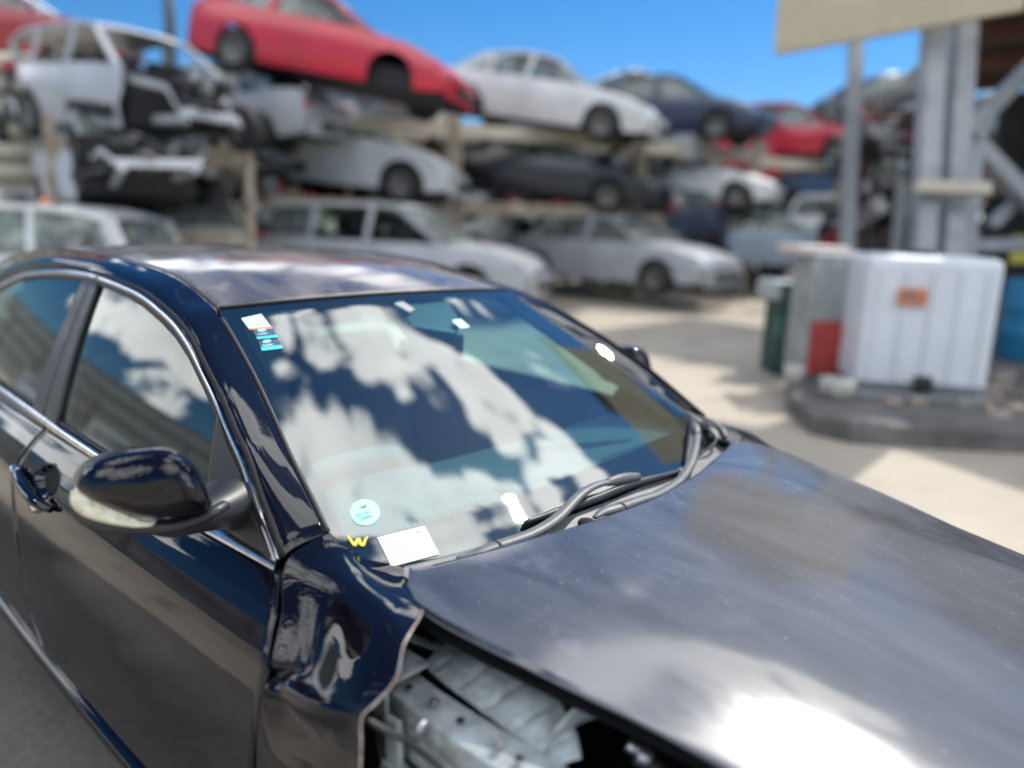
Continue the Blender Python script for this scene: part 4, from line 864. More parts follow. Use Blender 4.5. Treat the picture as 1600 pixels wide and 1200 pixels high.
    for j, v in enumerate(np.linspace(0, 1, 22)):
        x = xs.copy(); zb = interp_curve(BELT, x, 2) - .012; ztp = np.maximum(interp_curve(ARCH, x, 2) - np.interp(x, [-1.3, -.6, -.3], [.026, .034, .040]), zb + .01)
        zz = zb + (ztp - zb) * v; G[j] = np.stack([x, -(Yg(x, zz) - .006), zz], 1)
    S('window_glass', G, M['sideglass'], fd)
    xs = np.linspace(-2.46, -1.24, 50); G = np.zeros((22, 50, 3))
    for j, v in enumerate(np.linspace(0, 1, 22)):
        zb = interp_curve(BELT, xs, 2) - .012; ztp = interp_curve(ARCH, xs, 2) - .026
        zz = zb + (ztp - zb) * v; G[j] = np.stack([xs, -(Yg(xs, zz) - .007), zz], 1)
    S('window_glass', G, M['sideglass'], rd)
    # --- pillar trims: two overlapping appliques with a seam
    for (par, b0, b1, t0, t1) in ((fd, -1.262, -1.150, -1.322, -1.262), (rd, -1.382, -1.266, -1.400, -1.326)):
        G = np.zeros((16, 8, 3))
        for j, v in enumerate(np.linspace(0, 1, 16)):
            x = np.linspace(b0 + (t0 - b0) * v, b1 + (t1 - b1) * v, 8); zb = interp_curve(BELT, x, 2) - .004; ztp = interp_curve(ARCH, x, 2) - .016
            zz = zb + (ztp - zb) * v; G[j] = np.stack([x, -(Yg(x, zz) + .004), zz], 1)
        S('pillar_trim', G, M['trim'], par, hem=.006)
    # glass run channel (black line in front of the pillar)
    V, F = tube([(-1.150, -(Yg(-1.15, .965) + .001), .965), (-1.205, -(Yg(-1.2, 1.15) + .001), 1.15), (-1.258, -(Yg(-1.26, 1.335) + .001), 1.335)], .006, 6, 12); put('glass_run_channel', V, F, M['rubber'], fd)
    # inner belt rubber
    P = [(x, interp_curve(BELT, x, 1) + .006, interp_curve(BELT, x, 2) + .005) for x in np.linspace(-1.15, -.02, 12)]
    V, F = tube(P, .006, 6, 30); put('belt_rubber', V, F, M['rubber'], fd)
    P = [(x, interp_curve(BELT, x, 1) + .006, interp_curve(BELT, x, 2) + .005) for x in np.linspace(-2.4, -1.39, 12)]
    V, F = tube(P, .006, 6, 30); put('belt_rubber', V, F, M['rubber'], rd)
    # --- sail panel at the mirror
    L = [(-.352, 0, 1.150), (-.318, 0, 1.06), (-.268, 0, .955)]
    T = [(-.352, 0, 1.150), (-.279, 0, 1.098), (-.2, 0, 1.056), (-.110, 0, .995), (-.022, 0, .948)]
    G = coons(T, [(-.268, 0, .955), (-.15, 0, .950), (-.0215, 0, .946)], L, [(-.022, 0, .948), (-.0215, 0, .946)], 20, 12)
    G[..., 1] = -(Yg(G[..., 0], G[..., 2]) + .005); S('mirror_sail', G, M['blackplastic'], fd, hem=.006)
    # --- sill
    G = []
    for (z, y) in [(.282, .852), (.276, .866), (.262, .872), (.235, .866), (.20, .846), (.17, .80), (.16, .72)]:
        G.append([(x, -(y - .014 * (x + .9) ** 2), z) for x in np.linspace(-1.86, .42, 40)])
    S('sill', np.array(G), M['paint'], car)
    # --- rear quarter
    xs = np.linspace(-3.45, -1.72, 40); zz = np.linspace(.30, .955, 20); G = np.zeros((20, 40, 3))
    for j, z in enumerate(zz):
        x = np.linspace(-3.50 + .1 * (z - .6) ** 2, e_rear(z) - .006, 40); x = np.minimum(x, e_rear(z) - .006)
        y = Ys(np.maximum(x, -2.4), z) - .10 * np.clip(-2.4 - x, 0, 2) ** 1.6
        d2 = (x + 2.68) ** 2 + (z - .31) ** 2
        G[j] = np.stack([x, -y, np.full(40, z)], 1)
    m = S('rear_quarter_panel', G, M['paint'], car)
    # C pillar infill above the belt
    G = coons([(-2.80, -.60, 1.14), (-2.62, -.585, 1.19), (-2.50, -.583, 1.212)], [(-3.35, -.60, .985), (-2.9, -.68, .965), (-2.42, -.727, .960)],
              [(-2.80, -.60, 1.14), (-3.1, -.61, 1.05), (-3.35, -.60, .985)], [(-2.50, -.583, 1.212), (-2.46, -.65, 1.1), (-2.42, -.727, .960)], 14, 10)
    S('rear_pillar', G, M['paint'], car)
    return fd, rd
fd, rd = sideset(-1, True)
fdf, rdf = sideset(1, False)

# --- roof
def roofz(x, y):
    zc = np.interp(x, [-2.9, -2.75, -2.3, -1.9, -1.6, -1.39, -1.2, -1.0, -.85, -.72, -.66], [1.33, 1.352, 1.410, 1.436, 1.442, 1.441, 1.438, 1.426, 1.408, 1.380, 1.362])
    ze = interp_curve(DITCH, x, 2); ye = -interp_curve(DITCH, x, 1)
    s = np.abs(y) / ye; return ze + (zc - ze) * (1 - s ** 2.4)
G = np.zeros((61, 70, 3)); vs = np.linspace(-1, 1, 61)
for j, s in enumerate(vs):
    x1 = -.678 - .004 * (1 - s * s); xs = np.linspace(-2.74, x1, 70)
    ye = -interp_curve(DITCH, xs, 1) - .006; y = s * ye; G[j] = np.stack([xs, y, roofz(xs, y) - .002], 1)
for j, s in enumerate(vs):       # the front edge meets the crowned glass header
    hx = -.676 + .040 * (1 - s * s); hp = ws(hx, s * .527)
    G[j, -1] = hp + A3(-.003, 0, .0); k = 16
    for q in range(1, k): t = (1 - q / k) ** 2; G[j, -1 - q, 0] += (G[j, -1, 0] - (-.678 - .004 * (1 - s * s))) * (1 - q / k)
for _ in range(40): G[:, 1:-1, 2] = (G[:, :-2, 2] + 2 * G[:, 1:-1, 2] + G[:, 2:, 2]) / 4
sheet('roof_panel', G, M['roofp'], car, out=(0, 0, 1), hem=.010)
# --- windshield: coons patch over its outline, then crowned
def crown_patch(G, off):
    b = wcrown(G[..., 0], G[..., 1])
    return G + WS_N * (b + off)[..., None]
wt = [(-.676 + .040 * (1 - (y / .527) ** 2), y) for y in np.linspace(-.527, .527, 11)]
wt = [(x, y, .965 - .514 * (x - .02)) for x, y in wt]
wb = [(x, y, .965 - .514 * (x - .02)) for x, y in WSB]
wl = WSN + WSC[1:]; wr = mir(wl)
G0 = coons(wt, wb, wl, wr, 80, 60)
wsh = sheet('windshield', crown_patch(G0, 0), M['glass'], car, out=(1, 0, 1), label='windshield reflecting blue sky and clouds')
# ceramic frit band just under the glass
u = np.linspace(0, 1, 80)
inb = [(.032, -.647), (.0416, -.600), (.061, -.453), (.0712, -.352), (.079, -.229), (.0795, -.114), (.076, .0), (.074, .10), (.070, .19), (.062, .30), (.0515, .4166), (.0416, .600)]
inbp = [(x, y, .965 - .514 * (x - .02)) for x, y in inb]
sidein = [(-.640, -.500, 0), (-.555, -.519, 0), (-.42, -.543, 0), (-.29, -.573, 0), (-.18, -.600, 0), (-.08, -.622, 0), (-.02, -.635, 0), (.012, -.648, 0), (.030, -.640, 0), (.0416, -.600, 0)]
sidein = [(x, y, .965 - .514 * (x - .02)) for x, y, _ in sidein]
topin = [(-.640 + .040 * (1 - (y / .50) ** 2), y, 0) for y in np.linspace(-.50, .50, 11)]; topin = [(x, y, .965 - .514 * (x - .02)) for x, y, _ in topin]
botin = inbp[1:]
def band(a, b, n, k=5):
    a = catmull(a, n); b = catmull(b, n); return np.array([a * (1 - t) + b * t for t in np.linspace(0, 1, k)])
for nm, a, b, n in (('frit_band', wt, topin, 60), ('frit_band', wb, botin, 60), ('frit_band', wl, sidein, 60), ('frit_band', wr, mir(sidein), 60)):
    sheet(nm, crown_patch(band(a, b, n), -.0035), M['frit'], wsh, out=(1, 0, 1))
V, F = tube([np.array(p) + WS_N * (.002 + float(wcrown(p[0], p[1]))) for p in wt], .0028, 6, 60); mesh('header_seal', V, F, M['rubber'], wsh)

# --- hood
HN = [(.152, -.600), (.200, -.640), (.245, -.672), (.33, -.674), (.47, -.667), (.677, -.640), (.794, -.622), (1.0, -.585), (1.15, -.545)]
HR = [(.152, -.600), (.176, -.60), (.203, -.515), (.229, -.405), (.258, -.28), (.276, -.154), (.285, -.03), (.282, .09), (.273, .232), (.252, .387), (.219, .544), (.176, .625)]
def hoodz(x, y):
    x = np.asarray(x, float); zc = np.interp(x, [.1, .28, .5, .7, .9, 1.05, 1.2, 1.3], [.950, .948, .929, .906, .880, .861, .842, .825])
    ze = np.interp(x, [.1, .24, .34, .46, .566, .67, .78, .93, 1.05, 1.15, 1.3], [.938, .930, .920, .906, .894, .881, .864, .842, .82, .80, .77])
    ye = np.interp(x, [.1, .252, .344, .46, .566, .67, .78, .93, 1.15], [.68, .682, .679, .658, .638, .614, .592, .58, .54])
    s = np.clip(np.abs(y) / ye, 0, 1.1); bulge = .010 * np.exp(-((np.abs(y) - .36) / .10) ** 2) * np.clip((x - .2) * 2, 0, 1)
    return ze + (zc - ze) * (1 - s ** 3.6) + bulge * .3
T = [(x, y, 0) for x, y in [(.150, -.598), (.168, -.604), (.190, -.555), (.214, -.47), (.236, -.375), (.262, -.255), (.279, -.12), (.286, 0), (.279, .12), (.262, .255), (.236, .375), (.214, .47), (.190, .555), (.170, .605), (.155, .628)]]
L = [(.150, -.598, 0), (.185, -.628, 0), (.222, -.664, 0), (.255, -.681, 0), (.344, -.678, 0), (.46, -.657, 0), (.566, -.637, 0), (.67, -.613, 0), (.78, -.591, 0), (.93, -.578, 0), (1.15, -.54, 0)]
B = [(1.15, -.54, 0), (1.26, -.3, 0), (1.30, 0, 0), (1.26, .3, 0), (1.15, .54, 0)]
G = coons(T, B, L, [(.155, .628, 0), (.166, .652, 0), (.195, .676, 0), (.25, .688, 0)] + mir(L)[4:], 110, 90)
G[..., 2] = hoodz(G[..., 0], G[..., 1])
for _ in range(20): G[1:-1, 1:-1, 2] = (G[:-2, 1:-1, 2] + G[2:, 1:-1, 2] + G[1:-1, :-2, 2] + G[1:-1, 2:, 2]) / 4
hood = sheet('hood', G, M['hood'], car, out=(0, 0, 1), hem=.012, label='faded black hood with milky clear coat')
# hood underside frame so the gap reads dark
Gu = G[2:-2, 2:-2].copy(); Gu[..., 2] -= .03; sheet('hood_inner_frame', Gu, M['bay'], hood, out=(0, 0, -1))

# --- near front fender: crumpled sheet
C = [
 [(-.001, -.669, .976), (.045, -.658, .955), (.085, -.630, .935), (.118, -.590, .924), (.185, -.636, .934), (.278, -.682, .934)],
 [(-.001, -.700, .970), (.045, -.698, .958), (.105, -.692, .948), (.165, -.690, .943), (.235, -.690, .940), (.300, -.697, .937)],
 [(.006, -.766, .950), (.070, -.757, .940), (.135, -.742, .938), (.205, -.742, .940), (.280, -.750, .940), (.345, -.770, .933)],
 [(.074, -.817, .896), (.120, -.794, .892), (.172, -.786, .895), (.240, -.794, .902), (.305, -.799, .906), (.366, -.802, .900)],
 [(.106, -.858, .835), (.142, -.838, .835), (.195, -.830, .842), (.255, -.836, .855), (.310, -.836, .864), (.350, -.830, .864)],
 [(.104, -.862, .800), (.145, -.864, .798), (.205, -.866, .806), (.262, -.860, .820), (.312, -.850, .835), (.337, -.842, .842)],
 [(.090, -.866, .765), (.132, -.846, .766), (.195, -.848, .768), (.262, -.850, .780), (.315, -.848, .796), (.343, -.849, .802)],
 [(.070, -.867, .70), (.130, -.862, .70), (.195, -.862, .705), (.262, -.863, .71), (.320, -.859, .72), (.350, -.856, .73)],
 [(.056, -.866, .58), (.130, -.872, .58), (.195, -.874, .58), (.262, -.872, .59), (.325, -.868, .60), (.362, -.864, .61)],
 [(.045, -.850, .32), (.130, -.856, .32), (.195, -.86, .33), (.270, -.858, .40), (.335, -.858, .47), (.385, -.862, .52)]]
C = np.array(C); C[:, 0, 0] += .004
G = net(C, 90, 130)
# creases: a sharp pinch by the door edge and small secondary folds
def dent(G, c, rad, d, nrm=(0, -1, .3)):
    q = np.linalg.norm((G - np.array(c)) / np.array(rad), axis=2); G += np.exp(-q ** 2)[..., None] * np.array(nrm) * d
def crease(G, p0, p1, wid, d, nrm=(0, -1, .25)):
    p0 = np.array(p0); p1 = np.array(p1); t = p1 - p0; L = np.linalg.norm(t); t = t / L; q = G[..., [0, 2]] - p0; s_ = (q @ t) / L; dd = q @ np.array([-t[1], t[0]])
    w = np.clip(1 - np.abs(s_ - .5) * 2, 0, 1) ** .6; G += (w * np.maximum(0, 1 - np.abs(dd) / wid) * d)[..., None] * np.array(nrm)
dent(G, (.120, -.85, .790), (.026, .2, .010), .008); dent(G, (.116, -.85, .815), (.026, .2, .013), -.016)
crease(G, (.085, .800), (.345, .842), .010, .006); crease(G, (.11, .812), (.175, .845), .009, -.005); crease(G, (.20, .805), (.255, .760), .009, .003)
crease(G, (.13, .90), (.175, .835), .012, -.004); crease(G, (.255, .790), (.33, .775), .008, -.004)
fender = sheet('front_fender', G, M['paint'], car, out=(0, -1, .5), hem=.006, label='crumpled black front fender with a torn front edge')
# bare torn lip along the front edge
e = G[:, -1] if True else None
V, F = tube(G[5:, -1][::6] + A3(.002, -.001, 0), [.0010, .0017, .0010, .0019, .0012, .0020, .0012, .0017, .0010], 6, 80); mesh('torn_edge', V, F, M['edge'], fender)
# far fender (sound)
C2 = np.array([[(x, -y, z) for (x, y, z) in [
 (-.001, -.672, .974), (.06, -.668, .950), (.14, -.672, .936), (.24, -.696, .922), (.46, -.661, .896), (.77, -.582, .838), (1.12, -.53, .73)]],
 [(x, -y, z) for (x, y, z) in [(.0, -.705, .966), (.07, -.702, .950), (.15, -.704, .938), (.26, -.710, .916), (.50, -.68, .888), (.80, -.61, .826), (1.15, -.56, .72)]],
 [(x, -y, z) for (x, y, z) in [(.010, -.770, .946), (.08, -.772, .938), (.16, -.775, .930), (.27, -.765, .895), (.53, -.74, .855), (.84, -.69, .80), (1.18, -.64, .70)]],
 [(x, -y, z) for (x, y, z) in [(.06, -.838, .86), (.12, -.84, .855), (.18, -.842, .85), (.28, -.845, .82), (.54, -.84, .78), (.86, -.80, .73), (1.2, -.74, .66)]],
 [(x, -y, z) for (x, y, z) in [(.06, -.87, .72), (.12, -.872, .72), (.18, -.874, .72), (.28, -.878, .72), (.55, -.88, .71), (.87, -.86, .70), (1.22, -.80, .62)]],
 [(x, -y, z) for (x, y, z) in [(.04, -.85, .30), (.12, -.86, .33), (.18, -.865, .42), (.30, -.87, .60), (.55, -.88, .68), (.80, -.86, .62), (1.0, -.83, .42)]]])
sheet('front_fender', net(C2, 60, 50), M['paint'], car, out=(0, 1, .4), hem=.008)

# --- cowl, wipers
def hz(x, y, dz=0): return (x, y, float(hoodz(x, y)) + dz)
G = np.zeros((8, 80, 3)); ys = np.linspace(-.60, .66, 80)
back = np.array([ws(np.interp(abs(y), [0, .19, .29, .39, .49, .58, .62, .66], [.168, .162, .155, .145, .132, .112, .092, .05]), y, -.004) for y in ys])
front = np.array([(np.interp(abs(y), [0, .155, .28, .41, .52, .6, .66], [.33, .32, .30, .275, .25, .21, .16]), y, .912 + .0 * abs(y)) for y in ys])
for j, t in enumerate(np.linspace(0, 1, 8)): G[j] = back * (1 - t) + front * t; G[j][:, 2] -= .012 * math.sin(math.pi * t)
cowl = sheet('cowl_panel', G, M['cowlp'], car, out=(0, 0, 1))
mb = MB()
for k in range(12):
    y = -.33 + k * .0085; mb.beam((.222, y, .916), (.268, y + .004, .912), .0035, .004)
mb.build('cowl_slots', M['gap'], cowl)
mb = MB(); mb.lathe([(.0, .004), (.016, .004), (.019, 0), (.019, -.008)], 20, (.232, -.17, .925), 'z'); mb.build('wiper_spindle_well', M['gap'], cowl, smooth=True)
# black end plastics of the cowl on the far side
G = coons([ws(-.02, .672, .004), ws(.03, .668, .004), (.075, .648, .960), (.105, .60, .945)], [(.02, .755, .955), (.10, .735, .945), (.165, .69, .940), (.19, .62, .937)],
          [ws(-.02, .672, .004), (.0, .72, .968), (.02, .755, .955)], [(.105, .60, .945), (.15, .615, .940), (.19, .62, .937)], 24, 12)
sheet('cowl_end_cap', G, M['blackplastic'], car, out=(0, 0, 1), hem=.01)
mb = MB(); mb.tube([(.028, .700, .972), (.072, .688, .966), (.115, .66, .958), (.150, .617, .950)], [.006, .009, .011, .007], 8, 24, flat=.5); mb.build('cowl_end_trim', M['plastic'], cowl, smooth=True)
mb = MB(); mb.tube([(.045, .640, .958), (.09, .63, .952), (.135, .585, .945), (.155, .52, .938), (.158, .44, .935)], [.003, .0045, .0045, .004, .003], 6, 24); mb.build('cowl_seal', M['rubber'], cowl, smooth=True)

def wiper(arm, blade, holder, lab):
    w = empty_part('wiper', car, lab)
    base = arm[:3]
    V, F = tube(arm[:3], [.006, .016, .0175], 12, 14, flat=.6); mesh('arm_base', V, F, M['plastic'], w)
    V, F = tube(arm[2:], [.0170, .0155, .0145, .0135, .0125, .0110, .009], 12, 60, flat=.6); mesh('arm', V, F, M['plastic'], w)
    p = np.array(arm[2]); t = np.array(arm[3]) - p; t /= np.linalg.norm(t)
    V, F = tube([p - t * .0015, p + t * .0015], .0178, 12, 3, flat=.62); mesh('arm_joint', V, F, M['gap'], w)
    up = WS_N
    V, F = tube(blade, [.005, .0095, .0105, .0105, .0095, .005], 8, 40, flat=.8, up=up); b = mesh('blade', V, F, M['trim'], w)
    V, F = tube([np.array(q) - up * .012 for q in blade], [.003, .004, .004, .003], 6, 40, flat=2.2, up=up); mesh('blade_rubber', V, F, M['gap'], b)
    V, F = tube([np.array(q) + up * .005 for q in blade[1:-1]], [.002, .0038, .0038, .002], 6, 30, flat=.8, up=up); mesh('blade_spine', V, F, M['plastic'], b)
    h = np.array(holder); V, F = tube(h, [.009, .0135, .0135, .010], 8, 12, flat=.9, up=up); mesh('blade_holder', V, F, M['plastic'], w)
    return w
wiper([(.178, -.503, .929), (.190, -.468, .929), (.196, -.415, .932), (.207, -.322, .935), (.203, -.236, .944), (.179, -.130, .961), (.172, -.063, .966), (.175, .005, .963), (.178, .055, .958)],
      [(.1688, -.3012, .9424), (.1773, -.2063, .9435), (.1863, -.0791, .9429), (.1867, .0622, .943), (.1932, .1819, .9363), (.1953, .2787, .9303)], [(.174, -.02, .964), (.178, .05, .960), (.184, .10, .954)],
      'lower wiper with its blade lying along the glass edge')
wiper([(.238, -.150, .931), (.236, -.114, .934), (.243, -.060, .933), (.248, .030, .931), (.2505, .090, .929), (.238, .207, .932), (.203, .321, .943), (.160, .419, .957), (.120, .499, .970), (.090, .545, .980)],
      [(.190, .3205, .9302), (.1454, .412, .9456), (.1047, .4915, .9585), (.0586, .5774, .9719), (.0252, .6383, .9808)], [(.12, .50, .971), (.098, .53, .977), (.078, .558, .982)],
      'second wiper with a hooked arm parked against the far pillar')

# --- door mirror on the near side
def mirror(parent, fy, m_cap):
    mo = empty_part('door_mirror', parent)
    sgn = FL if fy else A3(1, 1, 1)
    O = np.array([(-.191, -1.036, 1.103), (-.185, -1.024, 1.128), (-.176, -1.005, 1.145), (-.163, -.976, 1.156), (-.145, -.941, 1.161), (-.127, -.904, 1.160), (-.115, -.876, 1.140), (-.106, -.860, 1.106),
                  (-.100, -.849, 1.068), (-.099, -.847, 1.048), (-.112, -.870, 1.036), (-.135, -.918, 1.034), (-.158, -.962, 1.042), (-.174, -.997, 1.062), (-.186, -1.024, 1.084)])
    n = 60; R0 = catmull(np.vstack([O, O[:1]]), n + 1)[:-1]; c = A3(-.142, -.932, 1.092)
    ax = A3(.96, -.12, .12) * 1.0; ax /= np.linalg.norm(ax); V = []; F = []
    rings = [(.78, -.042), (.89, -.028), (.965, -.013), (1.0, -.002), (.985, .012), (.94, .026), (.86, .039), (.74, .050), (.58, .058), (.38, .064), (.18, .0665)]
    for (s, h) in rings: V += list(c + (R0 - c) * s + ax * h)
    V.append(c + ax * .065)
    k = len(rings)
    for r in range(k - 1):
        for i in range(n): i2 = (i + 1) % n; F.append((r * n + i, r * n + i2, (r + 1) * n + i2, (r + 1) * n + i))
    for i in range(n): F.append(((k - 1) * n + i, (k - 1) * n + (i + 1) % n, k * n))
    V = [np.array(v) * sgn for v in V]; F = [f[::-1] for f in F] if not fy else F
    mesh('mirror_cap', V, F, m_cap, mo)
    # signal lens: wraps the outboard lower corner
    LN = [np.array(q) for q in ((-.180, -1.027, 1.113), (-.163, -1.014, 1.092), (-.149, -.999, 1.074), (-.139, -.980, 1.059), (-.132, -.955, 1.042), (-.128, -.930, 1.034))]
    LN2 = [np.array(q) for q in ((-.199, -1.039, 1.096), (-.198, -1.041, 1.070), (-.184, -1.028, 1.050), (-.164, -1.000, 1.036), (-.145, -.966, 1.028), (-.137, -.943, 1.027))]
    a = catmull(LN, 26); b = catmull(LN2, 26); G = []
    for t in np.linspace(0, 1, 9): G.append((a * (1 - t) + b * t + A3(.018, -.012, -.006) * 4 * t * (1 - t) * .55) )
    sheet('turn_signal', np.array(G), M['lens'], mo, out=(1, -.6, -.2), hem=.005, flip_y=fy)
    # black lower housing and foot
    mb = MB()
    mb.tube([A3(-.200, -1.037, 1.072), A3(-.188, -1.028, 1.048), A3(-.172, -1.001, 1.031), A3(-.152, -.962, 1.022), A3(-.126, -.908, 1.017), A3(-.108, -.870, 1.024), A3(-.098, -.842, 1.034), A3(-.110, -.815, 1.036)], [.007, .012, .015, .016, .017, .015, .014, .012], 12, 50, flat=.80)
    mb.tube([A3(-.150, -.935, 1.012), A3(-.138, -.900, 1.008), A3(-.135, -.860, 1.014), A3(-.155, -.810, 1.012), A3(-.185, -.768, 1.004)], [.012, .024, .036, .048, .066], 18, 30, flat=.80)
    mb.V = [np.array(v) * sgn for v in mb.V]; mb.F = [f[::-1] for f in mb.F] if fy else mb.F
    mb.build('mirror_foot', M['blackplastic'], mo, smooth=True)
    # glass at the back
    V = list(c + (R0 - c) * .93 - ax * .064) + [c - ax * .064]; F = [(i, (i + 1) % n, n) for i in range(n)]
    V = [np.array(v) * sgn for v in V]
    mesh('mirror_glass', V, F, M['metal'], mo, smooth=False)
    return mo
mirror(car, False, M['paint'])
mf = mirror(car, True, M['paint'])
_p = Vector((-.17, .80, 0)); _q = Matrix.Translation(Vector((-.12, -.03, -.035))) @ Matrix.Translation(_p) @ Matrix.Rotation(math.radians(58), 4, 'Z') @ Matrix.Translation(-_p)
for ch in mf.children: ch.data.transform(_q)

# --- near door handle: dished cup, bar, end cap, lock barrel
hd = empty_part('door_handle', car)
def surf(x, z, o=0): return A3(x, -(float(Ys(x, z)) + o), z)
bar = [surf(-1.195, .848, .008), surf(-1.15, .847, .020), surf(-1.08, .843, .028), surf(-1.00, .837, .029), surf(-.93, .829, .024), surf(-.885, .823, .008)]
V, F = tube(bar, [.010, .015, .017, .017, .016, .011], 14, 50, flat=.8); mesh('handle_bar', V, F, M['paint'], hd)
V, F = tube([b + A3(0, -.006, .0095) for b in bar[1:-1]], .0028, 8, 40, flat=.7); mesh('handle_chrome_strip', V, F, M['chrome'], hd)
V, F = tube([surf(-1.222, .848, .004), surf(-1.20, .850, .015), surf(-1.17, .850, .014)], [.008, .013, .009], 12, 12); mesh('handle_end_cap', V, F, M['chrome'], hd)
mb = MB(); mb.lathe([(0, -.018), (.015, -.017), (.021, -.008), (.023, .006)], 24, surf(-1.015, .797), 'y'); mb.build('lock_barrel', M['chrome'], hd, smooth=True)

# --- engine bay seen through the missing wing
bay = empty_part('engine_bay', car)
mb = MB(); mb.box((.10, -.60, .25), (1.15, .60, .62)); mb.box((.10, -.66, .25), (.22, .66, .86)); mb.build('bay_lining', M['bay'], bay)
# inner wing apron (wall under the hood edge)
G = np.array([[(x, -.74 + .10 * t ** 1.5 * 1.3, .78 - .52 * t) for x in np.linspace(.22, 1.1, 20)] for t in np.linspace(0, 1, 10)]); sheet('wing_apron', G, M['innerd'], bay, out=(0, -1, 0))
# upper rail: hat section from firewall to the front
top_o = [(.235, -.735, .800), (.330, -.748, .805), (.45, -.752, .805), (.567, -.745, .802), (.75, -.73, .79), (1.0, -.70, .75)]
top_i = [(.235, -.672, .806), (.330, -.690, .813), (.45, -.692, .814), (.567, -.685, .811), (.75, -.67, .80), (1.0, -.64, .76)]
a = catmull(top_o, 50); b = catmull(top_i, 50)
G = np.array([a + A3(0, -.004, -.085), a + A3(0, -.001, -.05), a + A3(0, .001, -.008), a + A3(0, .003, -.001), a * .85 + b * .15, (a + b) / 2 + A3(0, 0, .002), a * .12 + b * .88, b + A3(0, .004, -.003), b + A3(0, .006, -.04)])
es = sheet('upper_rail', G, M['inner'], bay, out=(0, -1, 1)).modifiers.new('e', 'EDGE_SPLIT'); es.split_angle = math.radians(28)
# stepped bracket joining rail and pillar
mb = MB(); mb.box((-.05, -.045, -.004), (.06, .045, .004), c=(.235, -.715, .832)); mb.box((-.05, -.004, -.03), (.06, .004, .03), c=(.235, -.762, .808)); mb.build('hinge_bracket', M['inner'], bay, bevel=.003)
mb = MB(); mb.beam((.215, -.70, .875), (.30, -.635, .842), .022, .004); mb.beam((.30, -.635, .842), (.345, -.62, .835), .018, .004); mb.build('hinge_arm', M['inner'], bay, bevel=.002)
# ribbed strut tower shield between rail and hood
top_e = [(.285, -.585, .850), (.345, -.572, .850), (.42, -.578, .845), (.50, -.590, .835), (.560, -.620, .822), (.600, -.655, .815)]
bot_e = [(.270, -.668, .820), (.325, -.676, .818), (.395, -.672, .806), (.46, -.672, .798), (.52, -.678, .794), (.575, -.690, .795)]
a = catmull(top_e, 90); b = catmull(bot_e, 90); tt = np.linspace(0, 1, 90)
rib = .0095 * np.exp(-np.abs((((tt * 5.2) % 1) - .5) / .07))
G = np.array([a * (1 - v) + b * v + A3(0, -.02, .035)[None] * math.sin(math.pi * v) * .22 - (np.outer(rib, A3(0, -.3, .95))) * min(1, 5 * v * (1 - v)) for v in np.linspace(0, 1, 14)])
sheet('strut_tower', G, M['inner'], bay, out=(0, -.4, 1), thick=.003)
mb = MB(); mb.lathe([(.0, .02), (.03, .02), (.055, .012), (.085, .0), (.095, -.03)], 32, (.42, -.50, .80), 'z'); mb.build('strut_mount', M['bay'], bay, smooth=True)
# upright bracket (arched) with hose
P = [(.535, -.665, .760), (.545, -.640, .815), (.570, -.600, .850), (.605, -.560, .856), (.650, -.540, .846)]
V, F = tube(P, [.020, .021, .021, .020, .019], 8, 36, flat=.22, up=(1, .3, .3)); mesh('arched_bracket', V, F, M['inner'], bay)
mb = MB(); mb.tube([(.63, -.585, .815), (.66, -.575, .80), (.70, -.60, .79)], .010, 10, 12); mb.tube([(.648, -.583, .808), (.662, -.577, .800)], .015, 12, 4); mb.build('hose_fitting', M['metal'], bay, smooth=True)
mb = MB(); mb.tube([(.66, -.575, .80), (.75, -.60, .78), (.9, -.62, .74)], .013, 10, 16); mb.build('hose', M['rubber'], bay, smooth=True)
mb = MB(); mb.tube([(.335, -.555, .868), (.330, -.563, .885), (.350, -.570, .888), (.372, -.575, .880)], .009, 8, 16, flat=.4); mb.tube([(.300, -.59, .83), (.315, -.570, .86), (.332, -.560, .880)], .003, 6, 12); mb.build('hood_catch_bracket', M['inner'], bay, smooth=True)
mb = MB(); mb.tube([(.24, -.60, .862), (.29, -.588, .862), (.34, -.60, .855)], .006, 8, 20); mb.tube([(.20, -.62, .85), (.28, -.60, .835), (.38, -.54, .83), (.5, -.5, .82)], .008, 8, 24); mb.build('wiring_loom', M['blackplastic'], bay, smooth=True)
mb = MB(); mb.box((-.06, -.03, -.03), (.06, .03, .03), c=(.40, -.47, .835)); mb.box((-.05, -.02, -.002), (.05, .02, .002), c=(.40, -.475, .868)); mb.build('fuse_box', M['blackplastic'], bay, bevel=.006)
# black cable sweeping across the opening, with a clip
V, F = tube([(.30, -.840, .835), (.352, -.812, .812), (.40, -.795, .803), (.47, -.790, .790), (.55, -.80, .760), (.68, -.80, .70)], [.005, .006, .0075, .009, .010, .011], 10, 50); mesh('black_cable', V, F, M['blackplastic'], bay)
V, F = tube([(.39, -.80, .812), (.43, -.792, .802), (.50, -.785, .782), (.60, -.79, .74)], .006, 8, 40); mesh('black_cable', V, F, M['blackplastic'], bay)
mb = MB(); mb.lathe([(.007, -.006), (.011, -.006), (.011, .006), (.007, .006)], 16, (.402, -.782, .826), 'x'); mb.build('cable_clip', M['metal'], bay, smooth=True)
mb = MB(); mb.tube([(.40, -.78, .70), (.46, -.80, .72), (.55, -.80, .70), (.66, -.79, .64)], [.012, .022, .024, .02], 10, 24, flat=.4); mb.build('lower_rail', M['innerd'], bay, smooth=True)
